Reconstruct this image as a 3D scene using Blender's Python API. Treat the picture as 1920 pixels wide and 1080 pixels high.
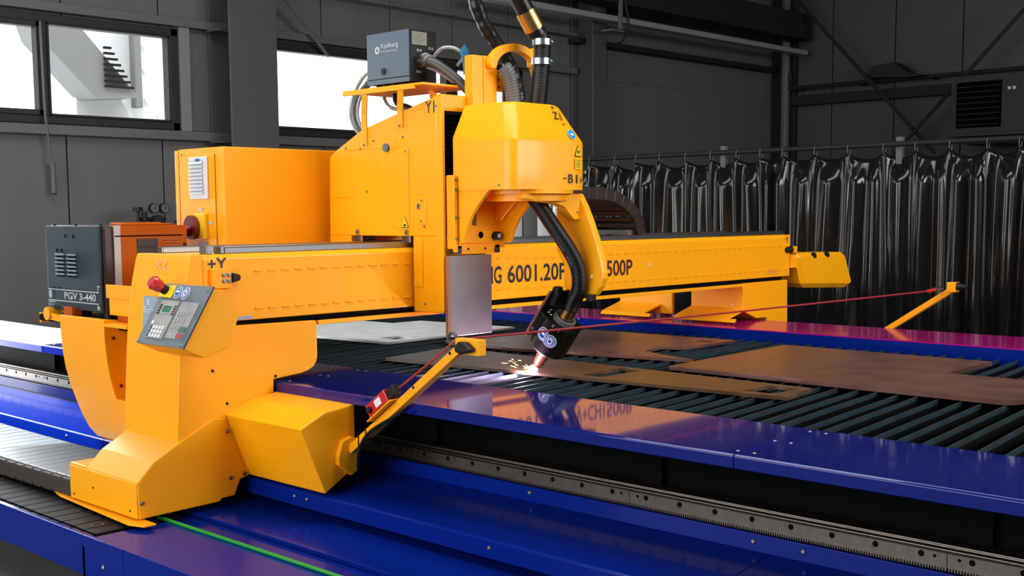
import bpy, bmesh, math, random
from mathutils import Vector, Matrix

# ------------------------------------------------------------------ scene reset
for o in list(bpy.data.objects):
    bpy.data.objects.remove(o, do_unlink=True)
SC = bpy.context.scene
COL = SC.collection
random.seed(7)
PI = math.pi

# ------------------------------------------------------------------ camera
cam_d = bpy.data.cameras.new('camera')
cam_d.lens = 36.0 * 2235.6 / 1920.0
cam_d.sensor_width = 36.0
cam_d.shift_y = 80.0 / 1920.0
cam_d.clip_end = 200
cam = bpy.data.objects.new('camera', cam_d)
COL.objects.link(cam)
_r = Vector((0.7220, 0.6918, -0.0070)); _f = Vector((-0.6894, 0.7177, -0.0985))
_r.normalize(); _u = _r.cross(_f); _u.normalize(); _f = _u.cross(_r)
cam.matrix_world = Matrix(((_r.x, _u.x, -_f.x, 0), (_r.y, _u.y, -_f.y, 0), (_r.z, _u.z, -_f.z, 1.75), (0, 0, 0, 1)))
SC.camera = cam

# ------------------------------------------------------------------ world, lights, exposure
SC.view_settings.view_transform = 'Standard'
SC.view_settings.look = 'None'
SC.view_settings.gamma = 1.0
SC.view_settings.use_curve_mapping = False
SC.view_settings.exposure = 0.0
W = bpy.data.worlds.new('world'); SC.world = W; W.use_nodes = True
bg = W.node_tree.nodes['Background']
bg.inputs[0].default_value = (0.95, 0.98, 1.0, 1); bg.inputs[1].default_value = 2.6


def area(name, loc, target, sx, sy, power, color=(1, 1, 1)):
    d = bpy.data.lights.new(name, 'AREA'); d.shape = 'RECTANGLE'; d.size = sx; d.size_y = sy
    d.energy = power; d.color = color
    o = bpy.data.objects.new(name, d); COL.objects.link(o); o.location = loc
    q = (Vector(target) - Vector(loc)).to_track_quat('-Z', 'Y'); o.rotation_euler = q.to_euler()
    return o


area('assumed_hall_door_fill', (-6.5, -7.6, 3.4), (-6.5, 4.0, 2.0), 15, 7.2, 1750, (1, .99, .97))  # large area light added for an assumed open door; the front wall is closed
area('assumed_gable_door_fill', (-12.7, 4.25, 1.85), (-4.0, 4.25, 1.85), 2.3, 4.2, 420, (.94, .98, 1))  # added area light; the bright doorway is assumed, this wall has no opening
area('assumed_roof_light_fill', (-4.5, 4.5, 7.4), (-5.0, 5.5, 0), 9, 3.0, 520, (1, .99, .97))  # overhead area light added for an assumed skylight; the ceiling is unbroken
area('side_fill_light', (4.5, 9.5, 4.2), (-5.9, 7.5, 1.4), 9, 2.6, 900, (1, .98, .95))  # area light added to brighten the beam front; the wall has no window

sb_d = bpy.data.lights.new('assumed_sun_patch_spot', 'SPOT'); sb_d.energy = 8000; sb_d.spot_size = math.radians(25); sb_d.spot_blend = .08; sb_d.shadow_soft_size = .05  # spot light added inside the closed hall, standing in for an assumed sunlit patch
sb = bpy.data.objects.new('assumed_sun_patch_spot', sb_d); COL.objects.link(sb); sb.location = (-11.5, 1.0, 5.5)
sb.rotation_euler = (Vector((-9.45, 3.9, .3)) - Vector((-11.5, 1.0, 5.5))).to_track_quat('-Z', 'Y').to_euler()
sun_d = bpy.data.lights.new('sun', 'SUN'); sun_d.energy = .9; sun_d.angle = .02
sun = bpy.data.objects.new('sun', sun_d); COL.objects.link(sun); sun.rotation_euler = (Vector((-.62, .35, -.70))).to_track_quat('-Z', 'Y').to_euler()

# ------------------------------------------------------------------ materials
MATS = {}


def mat(name, col, rough=.4, metal=0., coat=0., coat_rough=.05, spec=.5, noise=0., nscale=30., bump=0., bscale=60.,
        emit=None, estr=0., tint=None, stretch=(1, 1, 1), coltint=None, rnoise=0., cior=1.5):
    if name in MATS: return MATS[name]
    m = bpy.data.materials.new(name); m.use_nodes = True
    nt = m.node_tree; b = nt.nodes['Principled BSDF']
    b.inputs['Base Color'].default_value = (*col, 1); b.inputs['Roughness'].default_value = rough
    b.inputs['Metallic'].default_value = metal
    b.inputs['Coat Weight'].default_value = coat; b.inputs['Coat Roughness'].default_value = coat_rough
    b.inputs['Specular IOR Level'].default_value = spec; b.inputs['Coat IOR'].default_value = cior
    if tint: b.inputs['Specular Tint'].default_value = (*tint, 1)
    if coltint: b.inputs['Coat Tint'].default_value = (*coltint, 1)
    if emit: b.inputs['Emission Color'].default_value = (*emit, 1); b.inputs['Emission Strength'].default_value = estr
    if noise or bump or rnoise:
        tc = nt.nodes.new('ShaderNodeTexCoord'); mp = nt.nodes.new('ShaderNodeMapping')
        mp.inputs['Scale'].default_value = stretch
        nt.links.new(tc.outputs['Object'], mp.inputs['Vector'])
        if noise or rnoise:
            n = nt.nodes.new('ShaderNodeTexNoise'); n.inputs['Scale'].default_value = nscale; n.inputs['Detail'].default_value = 5
            nt.links.new(mp.outputs[0], n.inputs['Vector'])
        if noise:
            mx = nt.nodes.new('ShaderNodeMixRGB'); mx.blend_type = 'MULTIPLY'; mx.inputs[0].default_value = noise
            rp = nt.nodes.new('ShaderNodeValToRGB'); rp.color_ramp.elements[0].position = .35; rp.color_ramp.elements[1].position = .65
            rp.color_ramp.elements[0].color = (.35, .35, .35, 1)
            nt.links.new(n.outputs['Fac'], rp.inputs[0]); mx.inputs[1].default_value = (*col, 1)
            nt.links.new(rp.outputs[0], mx.inputs[2]); nt.links.new(mx.outputs[0], b.inputs['Base Color'])
        if rnoise:
            mr = nt.nodes.new('ShaderNodeMapRange'); mr.inputs[3].default_value = max(0, rough - rnoise); mr.inputs[4].default_value = rough + rnoise
            nt.links.new(n.outputs['Fac'], mr.inputs[0]); nt.links.new(mr.outputs[0], b.inputs['Roughness'])
        if bump:
            n2 = nt.nodes.new('ShaderNodeTexNoise'); n2.inputs['Scale'].default_value = bscale; n2.inputs['Detail'].default_value = 3
            nt.links.new(mp.outputs[0], n2.inputs['Vector'])
            bp = nt.nodes.new('ShaderNodeBump'); bp.inputs['Strength'].default_value = bump; bp.inputs['Distance'].default_value = .01
            nt.links.new(n2.outputs['Fac'], bp.inputs['Height']); nt.links.new(bp.outputs[0], b.inputs['Normal'])
    MATS[name] = m
    return m


def glass_mat():
    m = bpy.data.materials.new('window_glass'); m.use_nodes = True; nt = m.node_tree
    for n in list(nt.nodes):
        if n.type == 'BSDF_PRINCIPLED': nt.nodes.remove(n)
    t = nt.nodes.new('ShaderNodeBsdfTransparent'); g = nt.nodes.new('ShaderNodeBsdfGlossy'); g.inputs['Roughness'].default_value = .02
    mx = nt.nodes.new('ShaderNodeMixShader')
    mx.inputs[0].default_value = .06; nt.links.new(t.outputs[0], mx.inputs[1]); nt.links.new(g.outputs[0], mx.inputs[2])
    nt.links.new(mx.outputs[0], nt.nodes['Material Output'].inputs[0])
    return m


YEL = mat('yellow_paint', (.98, .385, .0015), .42, coat=.12, coat_rough=.12, spec=.3, bump=.05, bscale=180)
YEL2 = mat('yellow_paint_fresh', (.98, .40, .002), .38, coat=.16, coat_rough=.1, spec=.32, bump=.04, bscale=180)
ORG = mat('orange_paint', (.40, .075, .0003), .5, spec=.12, bump=.05, bscale=180)
BLU = mat('blue_paint', (.0012, .014, .20), .22, coat=.4, coat_rough=.06, spec=.05, cior=1.22, bump=.02, bscale=40)
BLUP = mat('blue_panel_paint', (.0008, .012, .17), .14, coat=1., coat_rough=.042, spec=.08, cior=1.40, coltint=(1, .8, .95), bump=.012, bscale=25)
BLUF = mat('curtain_reflection_panel_paint', (.34, .0015, .17), .18, coat=.45, coat_rough=.05, cior=1.3, spec=.3, bump=.012, bscale=25,
           tint=(1, .22, .6), coltint=(1, .25, .7))  # magenta base paints the red curtain's reflection into the far panels
GLAREP = mat('glare_blue_panel_paint', (.003, .011, .17), .35, coat=.5, coat_rough=.16, spec=.3, bump=.03, bscale=6)
def paint_glare(m, col, lo, hi, scale, stretch):
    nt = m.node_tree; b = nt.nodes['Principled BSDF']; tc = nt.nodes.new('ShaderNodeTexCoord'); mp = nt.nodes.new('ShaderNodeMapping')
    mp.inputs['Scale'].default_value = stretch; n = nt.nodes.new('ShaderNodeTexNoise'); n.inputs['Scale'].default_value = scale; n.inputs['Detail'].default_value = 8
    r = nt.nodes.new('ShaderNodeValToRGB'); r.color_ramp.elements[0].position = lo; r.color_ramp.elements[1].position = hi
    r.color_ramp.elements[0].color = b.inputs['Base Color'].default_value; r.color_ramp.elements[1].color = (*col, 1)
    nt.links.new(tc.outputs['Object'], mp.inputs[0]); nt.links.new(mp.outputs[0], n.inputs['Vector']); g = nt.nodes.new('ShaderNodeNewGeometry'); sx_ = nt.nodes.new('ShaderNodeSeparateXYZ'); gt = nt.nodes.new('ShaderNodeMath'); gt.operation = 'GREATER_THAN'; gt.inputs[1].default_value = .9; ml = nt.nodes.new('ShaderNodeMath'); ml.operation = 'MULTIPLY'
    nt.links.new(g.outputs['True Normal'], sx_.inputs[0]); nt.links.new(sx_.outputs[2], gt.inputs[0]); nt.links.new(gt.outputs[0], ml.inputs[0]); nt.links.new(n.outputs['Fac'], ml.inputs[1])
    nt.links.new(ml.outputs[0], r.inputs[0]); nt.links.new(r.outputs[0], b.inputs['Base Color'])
paint_glare(GLAREP, (.80, .86, .92), .22, .42, 3, (1, 2.2, 1))  # pale streaks on upward faces are bright glare put into the colour
PLATE4 = mat('glare_steel_plate', (.74, .76, .77), .42, metal=.2, noise=.3, nscale=4, rnoise=.12, bump=.12, bscale=10)  # pale base colour stands in for bright glare on this plate
SLATE = mat('slate_grey_paint', (.026, .042, .054), .5, spec=.12, bump=.15, bscale=300)
SLATE2 = mat('blue_grey_paint', (.095, .135, .185), .5, spec=.2, bump=.1, bscale=300)
DARK = mat('dark_plastic', (.009, .009, .010), .45, spec=.25)
BLACK = mat('black_paint', (.002, .002, .0025), .7, spec=.05)
RUB = mat('black_rubber_hose', (.004, .0045, .006), .34, spec=.35)
GRH = mat('grey_hose', (.11, .125, .14), .4)
STEEL = mat('polished_steel', (.38, .37, .36), .22, metal=1., bump=.05, bscale=200)
RAILM = mat('dark_rail_steel', (.30, .31, .33), .3, metal=1., bump=.03, bscale=120)
RACKM = mat('rack_steel', (.15, .128, .115), .36, metal=1., noise=.3, nscale=40)
ZINC = mat('zinc_bolt', (.24, .25, .26), .4, metal=1.)
SLATM = mat('slat_steel', (.024, .052, .070), .42, metal=.35, noise=.5, nscale=9, stretch=(1, .6, 2))
PLATE = mat('mill_scale_plate', (.17, .078, .058), .34, metal=.25, noise=.45, nscale=4, rnoise=.12, bump=.12, bscale=12)
PLATE2 = mat('brown_plate', (.13, .072, .04), .38, metal=.25, noise=.5, nscale=6, rnoise=.12, bump=.12, bscale=12)
SHEET = mat('grey_shield_steel', (.30, .27, .285), .38, metal=.7, noise=.25, nscale=6, bump=.05, bscale=30)
COPPER = mat('copper_nozzle', (.20, .075, .035), .4, metal=.8, noise=.4, nscale=40)
BRASS = mat('brass_collar', (.62, .38, .12), .28, metal=1.)
RED = mat('red_plastic', (.5, .012, .012), .3, coat=.4)
DRED = mat('dark_red_plastic', (.14, .006, .01), .3, coat=.4)
GREEN = mat('green_reflection', (.01, .28, .03), .4)
WHITE = mat('white_print', (.75, .77, .78), .5)
PALE = mat('pale_grey_print', (.42, .46, .5), .5)
INK = mat('black_print', (.012, .008, .012), .5)
DINK = mat('dark_red_print', (.05, .006, .012), .5)
STKB = mat('blue_sticker', (.012, .10, .42), .35)
STKL = mat('light_blue_sticker', (.02, .26, .55), .35)
STKY = mat('yellow_sticker', (.9, .58, .01), .4)
STKG = mat('grey_sticker', (.30, .36, .42), .4)
PANELM = mat('brushed_control_panel', (.20, .25, .29), .38, metal=.5, noise=.25, nscale=60, bump=.04, bscale=200)
KEYG = mat('grey_key_field', (.30, .29, .285), .45)
LCD = mat('green_lcd', (.06, .16, .11), .2)
WALLM = mat('grey_wall_panel', (.10, .10, .10), .62, noise=.15, nscale=2, bump=.04, bscale=40, stretch=(1, 1, .05))
WALLB = mat('dark_grey_wall_panel', (.047, .047, .047), .65, noise=.15, nscale=2, bump=.04, bscale=40, stretch=(1, 1, .05))
GIRT = mat('grey_girt_steel', (.085, .085, .085), .5, bump=.03)
COLM = mat('grey_column_steel', (.060, .060, .060), .45, bump=.03)
FRAME = mat('dark_window_frame', (.015, .015, .015), .5, spec=.25)
BACKD = mat('dark_background_steel', (.016, .016, .016), .6, spec=.2)
BACKG = mat('grey_background_steel', (.10, .10, .10), .55, spec=.3)
CEIL = mat('dark_ceiling', (.05, .05, .05), .8)
FLOORM = mat('grey_concrete', (.11, .11, .11), .75, noise=.4, nscale=3, bump=.2, bscale=30)
CURT = mat('dark_pvc_curtain', (.008, .008, .008), .13, spec=.42, bump=.35, bscale=2.2, stretch=(1, 1, .3))
CURTL = mat('backlit_pvc_strip', (.55, .55, .55), .3, coat=.5, bump=.2, bscale=3, stretch=(1, 1, .3))  # light coming through the curtain, painted as a pale grey base
CHAINT = mat('cable_chain_plastic', (.15, .18, .21), .4, coat=.5, coat_rough=.22)
CHAINS = mat('cable_chain_side', (.05, .043, .038), .6, spec=.2)
CHAINB = mat('black_chain_plastic', (.012, .010, .011), .4)
TRAYM = mat('black_chain_link', (.008, .007, .008), .6, spec=.08)
FACADE = mat('pale_facade', (.80, .80, .80), .7)
FACADED = mat('grey_facade', (.22, .22, .22), .6)
GLASS = glass_mat()
ARCM = mat('arc_glow', (1, 1, 1), .5, emit=(1, .88, .95), estr=60)
SPARKM = mat('spark_glow', (1, .6, .2), .5, emit=(1, .55, .15), estr=14)
CLEARC = mat('translucent_tube', (.30, .34, .35), .2, coat=.6)

# ------------------------------------------------------------------ object helpers
WL = {}


def link(o, parent=None):
    COL.objects.link(o)
    WL[o.name] = Vector(o.location)
    if parent is not None:
        o.parent = parent
        o.matrix_parent_inverse = Matrix.Translation(-WL[parent.name])
    return o


def tag(o, label=None, cat=None, group=None, kind=None):
    if label: o['label'] = label
    if cat: o['category'] = cat
    if group: o['group'] = group
    if kind: o['kind'] = kind
    return o


def thing(name, loc, label, cat, group=None):
    o = bpy.data.objects.new(name, None); o.location = loc; o.empty_display_size = .1
    link(o); return tag(o, label, cat, group)


def fin(name, me, m, parent=None, bevel=0., seg=2, smooth=False, kind=None, angle=40):
    xs = [v.co for v in me.vertices]
    lo = Vector((min(v.x for v in xs), min(v.y for v in xs), min(v.z for v in xs)))
    hi = Vector((max(v.x for v in xs), max(v.y for v in xs), max(v.z for v in xs)))
    c = Vector(((lo.x + hi.x) / 2, (lo.y + hi.y) / 2, lo.z))
    me.transform(Matrix.Translation(-c))
    me.materials.append(m)
    if smooth:
        for p in me.polygons: p.use_smooth = True
        me.set_sharp_from_angle(angle=math.radians(angle))
    o = bpy.data.objects.new(name, me); o.location = c
    link(o, parent)
    if bevel:
        b = o.modifiers.new('bevel', 'BEVEL'); b.width = bevel; b.segments = seg; b.limit_method = 'ANGLE'; b.angle_limit = math.radians(30)
    if kind: o['kind'] = kind
    return o


def mesh(name, verts, faces, m, parent=None, **k):
    me = bpy.data.meshes.new(name)
    me.from_pydata([tuple(v) for v in verts], [], faces); 
    bm = bmesh.new(); bm.from_mesh(me); bmesh.ops.recalc_face_normals(bm, faces=bm.faces); bm.to_mesh(me); bm.free()
    return fin(name, me, m, parent, **k)


class MB:
    """collects shapes of one part"""
    def __init__(s): s.v = []; s.f = []
    def add(s, v, f):
        n = len(s.v); s.v += [tuple(p) for p in v]; s.f += [[i + n for i in q] for q in f]; return s
    def box(s, x0, x1, y0, y1, z0, z1):
        return s.add([(x0, y0, z0), (x1, y0, z0), (x1, y1, z0), (x0, y1, z0), (x0, y0, z1), (x1, y0, z1), (x1, y1, z1), (x0, y1, z1)],
                     [[3, 2, 1, 0], [4, 5, 6, 7], [0, 1, 5, 4], [1, 2, 6, 5], [2, 3, 7, 6], [3, 0, 4, 7]])
    def prism(s, pts, ax, a, b):
        n = len(pts)
        def P(p, t):
            return (t, p[0], p[1]) if ax == 'X' else ((p[0], t, p[1]) if ax == 'Y' else (p[0], p[1], t))
        return s.add([P(p, a) for p in pts] + [P(p, b) for p in pts],
                     [list(range(n)), list(range(2 * n - 1, n - 1, -1))] + [[i, (i + 1) % n, n + (i + 1) % n, n + i] for i in range(n)])
    def tube(s, path, r, n=12, cap=True):
        path = [Vector(p) for p in path]; rr = r if callable(r) else (lambda t: r)
        L = [0]
        for i in range(1, len(path)): L.append(L[-1] + (path[i] - path[i - 1]).length)
        T = []
        for i in range(len(path)):
            a = path[max(0, i - 1)]; b = path[min(len(path) - 1, i + 1)]; T.append((b - a).normalized())
        up = Vector((0, 0, 1)) if abs(T[0].z) < .9 else Vector((1, 0, 0))
        N = (up - T[0] * up.dot(T[0])).normalized(); V = []; F = []
        for i, p in enumerate(path):
            N = (N - T[i] * N.dot(T[i])).normalized(); B = T[i].cross(N); q = rr(L[i])
            for k in range(n):
                a = 2 * PI * k / n; V.append(p + (N * math.cos(a) + B * math.sin(a)) * q)
        for i in range(len(path) - 1):
            for k in range(n): F.append([i * n + k, i * n + (k + 1) % n, (i + 1) * n + (k + 1) % n, (i + 1) * n + k])
        if cap: F.append(list(range(n - 1, -1, -1))); F.append([(len(path) - 1) * n + k for k in range(n)])
        return s.add(V, F)
    def cyl(s, a, b, r, r2=None, n=20):
        a = Vector(a); b = Vector(b); r2 = r if r2 is None else r2; Ln = (b - a).length
        return s.tube([a, b], lambda t: r if t < Ln / 2 else r2, n)
    def build(s, name, m, parent=None, **k): return mesh(name, s.v, s.f, m, parent, **k)


def box(name, x0, x1, y0, y1, z0, z1, m, parent=None, bevel=.004, **k): return MB().box(x0, x1, y0, y1, z0, z1).build(name, m, parent, bevel=bevel, **k)
def prism(name, pts, ax, a, b, m, parent=None, bevel=.004, **k): return MB().prism(pts, ax, a, b).build(name, m, parent, bevel=bevel, **k)
def tube(name, path, r, m, parent=None, n=12, **k): return MB().tube(path, r, n).build(name, m, parent, smooth=True, **k)
def cyl(name, a, b, r, m, parent=None, r2=None, n=20, **k): return MB().cyl(a, b, r, r2, n).build(name, m, parent, smooth=True, **k)


def spline(pts, per=10):
    P = [Vector(p) for p in pts]; P = [2 * P[0] - P[1]] + P + [2 * P[-1] - P[-2]]; out = []
    for i in range(1, len(P) - 2):
        for k in range(per):
            t = k / per; a, b, c, d = P[i - 1:i + 3]
            out.append(.5 * ((2 * b) + (c - a) * t + (2 * a - 5 * b + 4 * c - d) * t * t + (3 * b - a - 3 * c + d) * t ** 3))
    out.append(P[-2]); return out


def resample(path, step):
    out = [path[0].copy()]; acc = 0
    for i in range(1, len(path)):
        a = path[i - 1]; d = (path[i] - a).length; t = step - acc
        while t <= d and d > 0:
            out.append(a + (path[i] - a) * (t / d)); t += step
        acc = d - (t - step)
    return out


def ribbed(name, pts, r, m, parent=None, pitch=.016, depth=.12, n=14):
    path = resample(spline(pts, 14), pitch / 4)
    return MB().tube(path, lambda t: r * (1 - depth / 2 + depth / 2 * math.cos(2 * PI * t / pitch)), n).build(name, m, parent, smooth=True, angle=80)


def inst(src, loc, parent, rot=None, name=None):
    o = src.copy(); o.location = loc
    if rot: o.rotation_euler = rot
    COL.objects.link(o)
    WL[o.name] = Vector(loc)
    if parent is not None:
        o.parent = parent; o.matrix_parent_inverse = Matrix.Translation(-WL[parent.name])
    return o


_bolt_me = None


def bolt(parent, loc, d='x', r=.012, m=None, name='bolt'):
    """small domed screw head; d is the way it faces"""
    global _bolt_me
    key = (m or ZINC).name
    if _bolt_me is None: _bolt_me = {}
    if key not in _bolt_me:
        V = []; F = []; n = 8
        for h, q in ((0, 1), (.35, .95), (.6, .6)):
            for k in range(n): V.append((q * math.cos(2 * PI * k / n), q * math.sin(2 * PI * k / n), h))
        for j in range(2):
            for k in range(n): F.append((j * n + k, j * n + (k + 1) % n, (j + 1) * n + (k + 1) % n, (j + 1) * n + k))
        F.append(tuple(range(2 * n, 3 * n)))
        me = bpy.data.meshes.new('bolt'); me.from_pydata(V, [], F); me.materials.append(m or ZINC); _bolt_me[key] = me
    o = bpy.data.objects.new(name, _bolt_me[key]); o.location = loc; o.scale = (r, r, r)
    o.rotation_euler = {'x': (0, PI / 2, 0), '-y': (PI / 2, 0, 0), 'z': (0, 0, 0)}[d]
    return link(o, parent)


def text(body, o, right, up, w, h, m, parent, name='lettering', bold=.0, lift=.002):
    """flat lettering fitted into a w x h rectangle whose lower left corner is o"""
    cu = bpy.data.curves.new('t', 'FONT'); cu.body = body; cu.size = 1; cu.offset = bold; cu.resolution_u = 3
    tmp = bpy.data.objects.new('t', cu); COL.objects.link(tmp)
    dg = bpy.context.evaluated_depsgraph_get(); me0 = bpy.data.meshes.new_from_object(tmp.evaluated_get(dg))
    bpy.data.objects.remove(tmp, do_unlink=True); bpy.data.curves.remove(cu)
    vs = [v.co.copy() for v in me0.vertices]; fs = [list(p.vertices) for p in me0.polygons]
    bpy.data.meshes.remove(me0)
    x0 = min(v.x for v in vs); x1 = max(v.x for v in vs); y0 = min(v.y for v in vs); y1 = max(v.y for v in vs)
    R = Vector(right).normalized(); Uv = Vector(up).normalized(); N = R.cross(Uv); O = Vector(o) + N * lift
    me = bpy.data.meshes.new(name)
    me.from_pydata([tuple(O + R * ((v.x - x0) / (x1 - x0) * w) + Uv * ((v.y - y0) / max(1e-6, y1 - y0) * h)) for v in vs], [], fs)
    return fin(name, me, m, parent)


def decal(name, o, right, up, w, h, m, parent, t=.002):
    R = Vector(right).normalized(); Uv = Vector(up).normalized(); N = R.cross(Uv); O = Vector(o)
    V = [O, O + R * w, O + R * w + Uv * h, O + Uv * h]; V += [v + N * t for v in V]
    return mesh(name, V, [[0, 1, 2, 3], [4, 5, 6, 7], [0, 1, 5, 4], [1, 2, 6, 5], [2, 3, 7, 6], [3, 0, 4, 7]], m, parent)


def disc(name, c, right, up, r, m, parent, t=.003, n=24, r_in=0, ry=None, lift=0):
    R = Vector(right).normalized(); Uv = Vector(up).normalized(); N = R.cross(Uv); C = Vector(c) + N * lift; ry = ry or r
    V = []; F = []
    def ring(q, z): return [C + R * (math.cos(2 * PI * k / n) * r * q) + Uv * (math.sin(2 * PI * k / n) * ry * q) + N * z for k in range(n)]
    if r_in:
        q = r_in / r; V = ring(1, 0) + ring(1, t) + ring(q, t) + ring(q, 0)
        for j in range(4):
            for k in range(n): F.append([j * n + k, j * n + (k + 1) % n, ((j + 1) % 4) * n + (k + 1) % n, ((j + 1) % 4) * n + k])
    else:
        V = ring(1, 0) + ring(1, t); F = [[k, (k + 1) % n, n + (k + 1) % n, n + k] for k in range(n)] + [list(range(n)), [n + k for k in range(n)]]
    return mesh(name, V, F, m, parent)


def mandatory_sign(c, right, up, r, parent, kind, ry=None):
    """blue disc with a white ring and a white symbol (eye shield or ear muffs)"""
    R = Vector(right).normalized(); Uv = Vector(up).normalized()
    a = disc('safety_sticker', c, R, Uv, r, WHITE, parent, .0015, ry=ry)
    q = (ry or r) / r
    disc('sticker_disc', c, R, Uv, r * .88, STKB, a, .002, ry=r * .88 * q, lift=.0015)
    disc('sticker_ring', c, R, Uv, r * .70, WHITE, a, .002, r_in=r * .62, ry=r * .70 * q, lift=.0032)
    if kind == 'eye':
        disc('sticker_symbol', Vector(c) + Uv * r * .1 * q, R, Uv, r * .42, WHITE, a, .002, ry=r * .18 * q, lift=.0034)
    else:
        disc('sticker_symbol', Vector(c), R, Uv, r * .40, WHITE, a, .002, r_in=r * .24, ry=r * .5 * q, lift=.0034)
    return a


def warning_triangle(c, right, up, s, parent, dot=True):
    R = Vector(right).normalized(); Uv = Vector(up).normalized(); N = R.cross(Uv); C = Vector(c)
    def tri(q, z0, z1):
        P = [C + R * (-.5 * s * q) + Uv * (-.4 * s * q), C + R * (.5 * s * q) + Uv * (-.4 * s * q), C + Uv * (.62 * s * q)]
        V = [p + N * z0 for p in P] + [p + N * z1 for p in P]
        return V, [[0, 1, 2], [3, 4, 5], [0, 1, 4, 3], [1, 2, 5, 4], [2, 0, 3, 5]]
    a = mesh('warning_sticker', *tri(1, 0, .0015), INK, parent)
    mesh('sticker_triangle', *tri(.84, .0015, .003), STKY, a)
    if dot: disc('sticker_symbol', C, R, Uv, s * .13, INK, a, .002, n=10, lift=.003)
    else: decal('sticker_symbol', C - R * s * .16 - Uv * s * .28 + N * .003, R, Uv, s * .32, s * .2, INK, a, .001)
    return a


X, Y, Z = (1, 0, 0), (0, 1, 0), (0, 0, 1)
NY = -1

# ================================================================== SETTING
WX, YB, ZF, ZC = -13.0, 21.2, -.36, 8.6
tag(box('floor', -14.5, 9, -8, YB + .3, ZF - .2, ZF, FLOORM, bevel=0), 'grey concrete hall floor under the machine', kind='structure')
tag(box('ceiling', -14.5, 9, -8, YB + .3, ZC, ZC + .2, CEIL, bevel=0), 'dark hall ceiling', kind='structure')
tag(box('wall_front', -14.5, 9, -8.2, -8, ZF, ZC, WALLB, bevel=0), 'grey hall wall on the operator side', kind='structure')
tag(box('wall_right', 9, 9.2, -8, YB, ZF, ZC, WALLB, bevel=0), 'grey hall wall at the end of the table', kind='structure')

# window wall (left): sandwich panels one by one, around the two windows
wl = bpy.data.objects.new('wall_left', None); wl.location = (WX, 8, ZF); link(wl)
tag(wl, 'grey sandwich panel wall with two window bands', kind='structure')
joints = [-8] + [6.33 + 1.2 * k for k in range(-11, 13)]
joints = [j for j in joints if j < YB] + [YB]
WIN = [(4.3, 7.74), (9.03, 13.75)]
for a, b in zip(joints[:-1], joints[1:]):
    if b - a < .3: continue
    box('wall_panel', WX - .12, WX, a + .008, b - .008, ZF, 2.768, WALLM, wl, bevel=.008)
    box('wall_panel', WX - .12, WX, a + .008, b - .008, 3.957, ZC, WALLM, wl, bevel=.008)
edges = [-8, 4.3, 7.74, 9.03, 13.75, YB]
for a, b in ((-8, 4.3), (7.88, 8.9), (13.75, YB)):
    box('wall_panel', WX - .12, WX, a, b, 2.768, 3.957, WALLM, wl, bevel=.008)
box('wall_backing', WX - .17, WX - .122, -8, YB, ZF, 2.765, BACKD, wl, bevel=0)
box('wall_backing', WX - .17, WX - .122, -8, YB, 3.96, ZC, BACKD, wl, bevel=0)
tag(box('trim_1', WX, WX + .13, -8, 15.0, 2.645, 2.755, GIRT, bevel=.006), 'grey horizontal steel girt below the windows', kind='structure')
tag(box('trim_2', WX, WX + .13, -8, 15.0, 3.985, 4.085, GIRT, bevel=.006), 'grey horizontal steel girt above the windows', kind='structure')


def window(n, y0, y1, z0, z1, panes, fw, mullion=.14):
    w = bpy.data.objects.new('window_%d' % n, None); w.location = (WX, (y0 + y1) / 2, z0); link(w); tag(w, None, kind='structure')
    mb = MB(); x0, x1 = WX - .1, WX + .06
    mb.box(x0, x1, y0, y1, z0, z0 + fw); mb.box(x0, x1, y0, y1, z1 - fw, z1); mb.box(x0, x1, y0, y0 + fw, z0, z1); mb.box(x0, x1, y1 - fw, y1, z0, z1)
    for a, b in zip(panes[:-1], panes[1:]): mb.box(x0, x1, a[1], b[0], z0 + fw, z1 - fw)
    mb.build('window_frame', FRAME, w, bevel=.006)
    for a in panes:
        p = box('window_pane', WX - .035, WX - .025, a[0], a[1], z0 + fw, z1 - fw, GLASS, w, bevel=0)
        m2 = MB(); q = a[2]
        m2.box(WX - .05, WX + .075, a[0], a[0] + q, z0 + fw, z1 - fw); m2.box(WX - .05, WX + .075, a[1] - q, a[1], z0 + fw, z1 - fw)
        m2.box(WX - .05, WX + .075, a[0], a[1], z0 + fw, z0 + fw + q); m2.box(WX - .05, WX + .075, a[0], a[1], z1 - fw - q, z1 - fw)
        m2.build('window_sash', FRAME, w, bevel=.005)
    return w


window(1, 4.3, 7.74, 2.765, 3.96, [(4.38, 6.06, .06), (6.12, 7.62, .025)], .09)['label'] = 'dark framed window with two panes showing a pale building outside'
window(2, 9.03, 13.76, 2.765, 3.965, [(9.12, 12.15, .03), (12.32, 13.66, .03)], .09)['label'] = 'dark framed overexposed window behind the junction box'
tag(box('trim_3', WX, WX + .10, 7.75, 7.88, 2.755, 3.985, mat('light_grey_post', (.16, .16, .16), .5), bevel=.006), 'light grey post beside the left window', kind='structure')
tag(box('trim_9', WX, WX + .05, 9.0, 9.06, 2.755, 3.985, GIRT, bevel=.006), 'grey post at the left edge of the second window', kind='structure')

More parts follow.
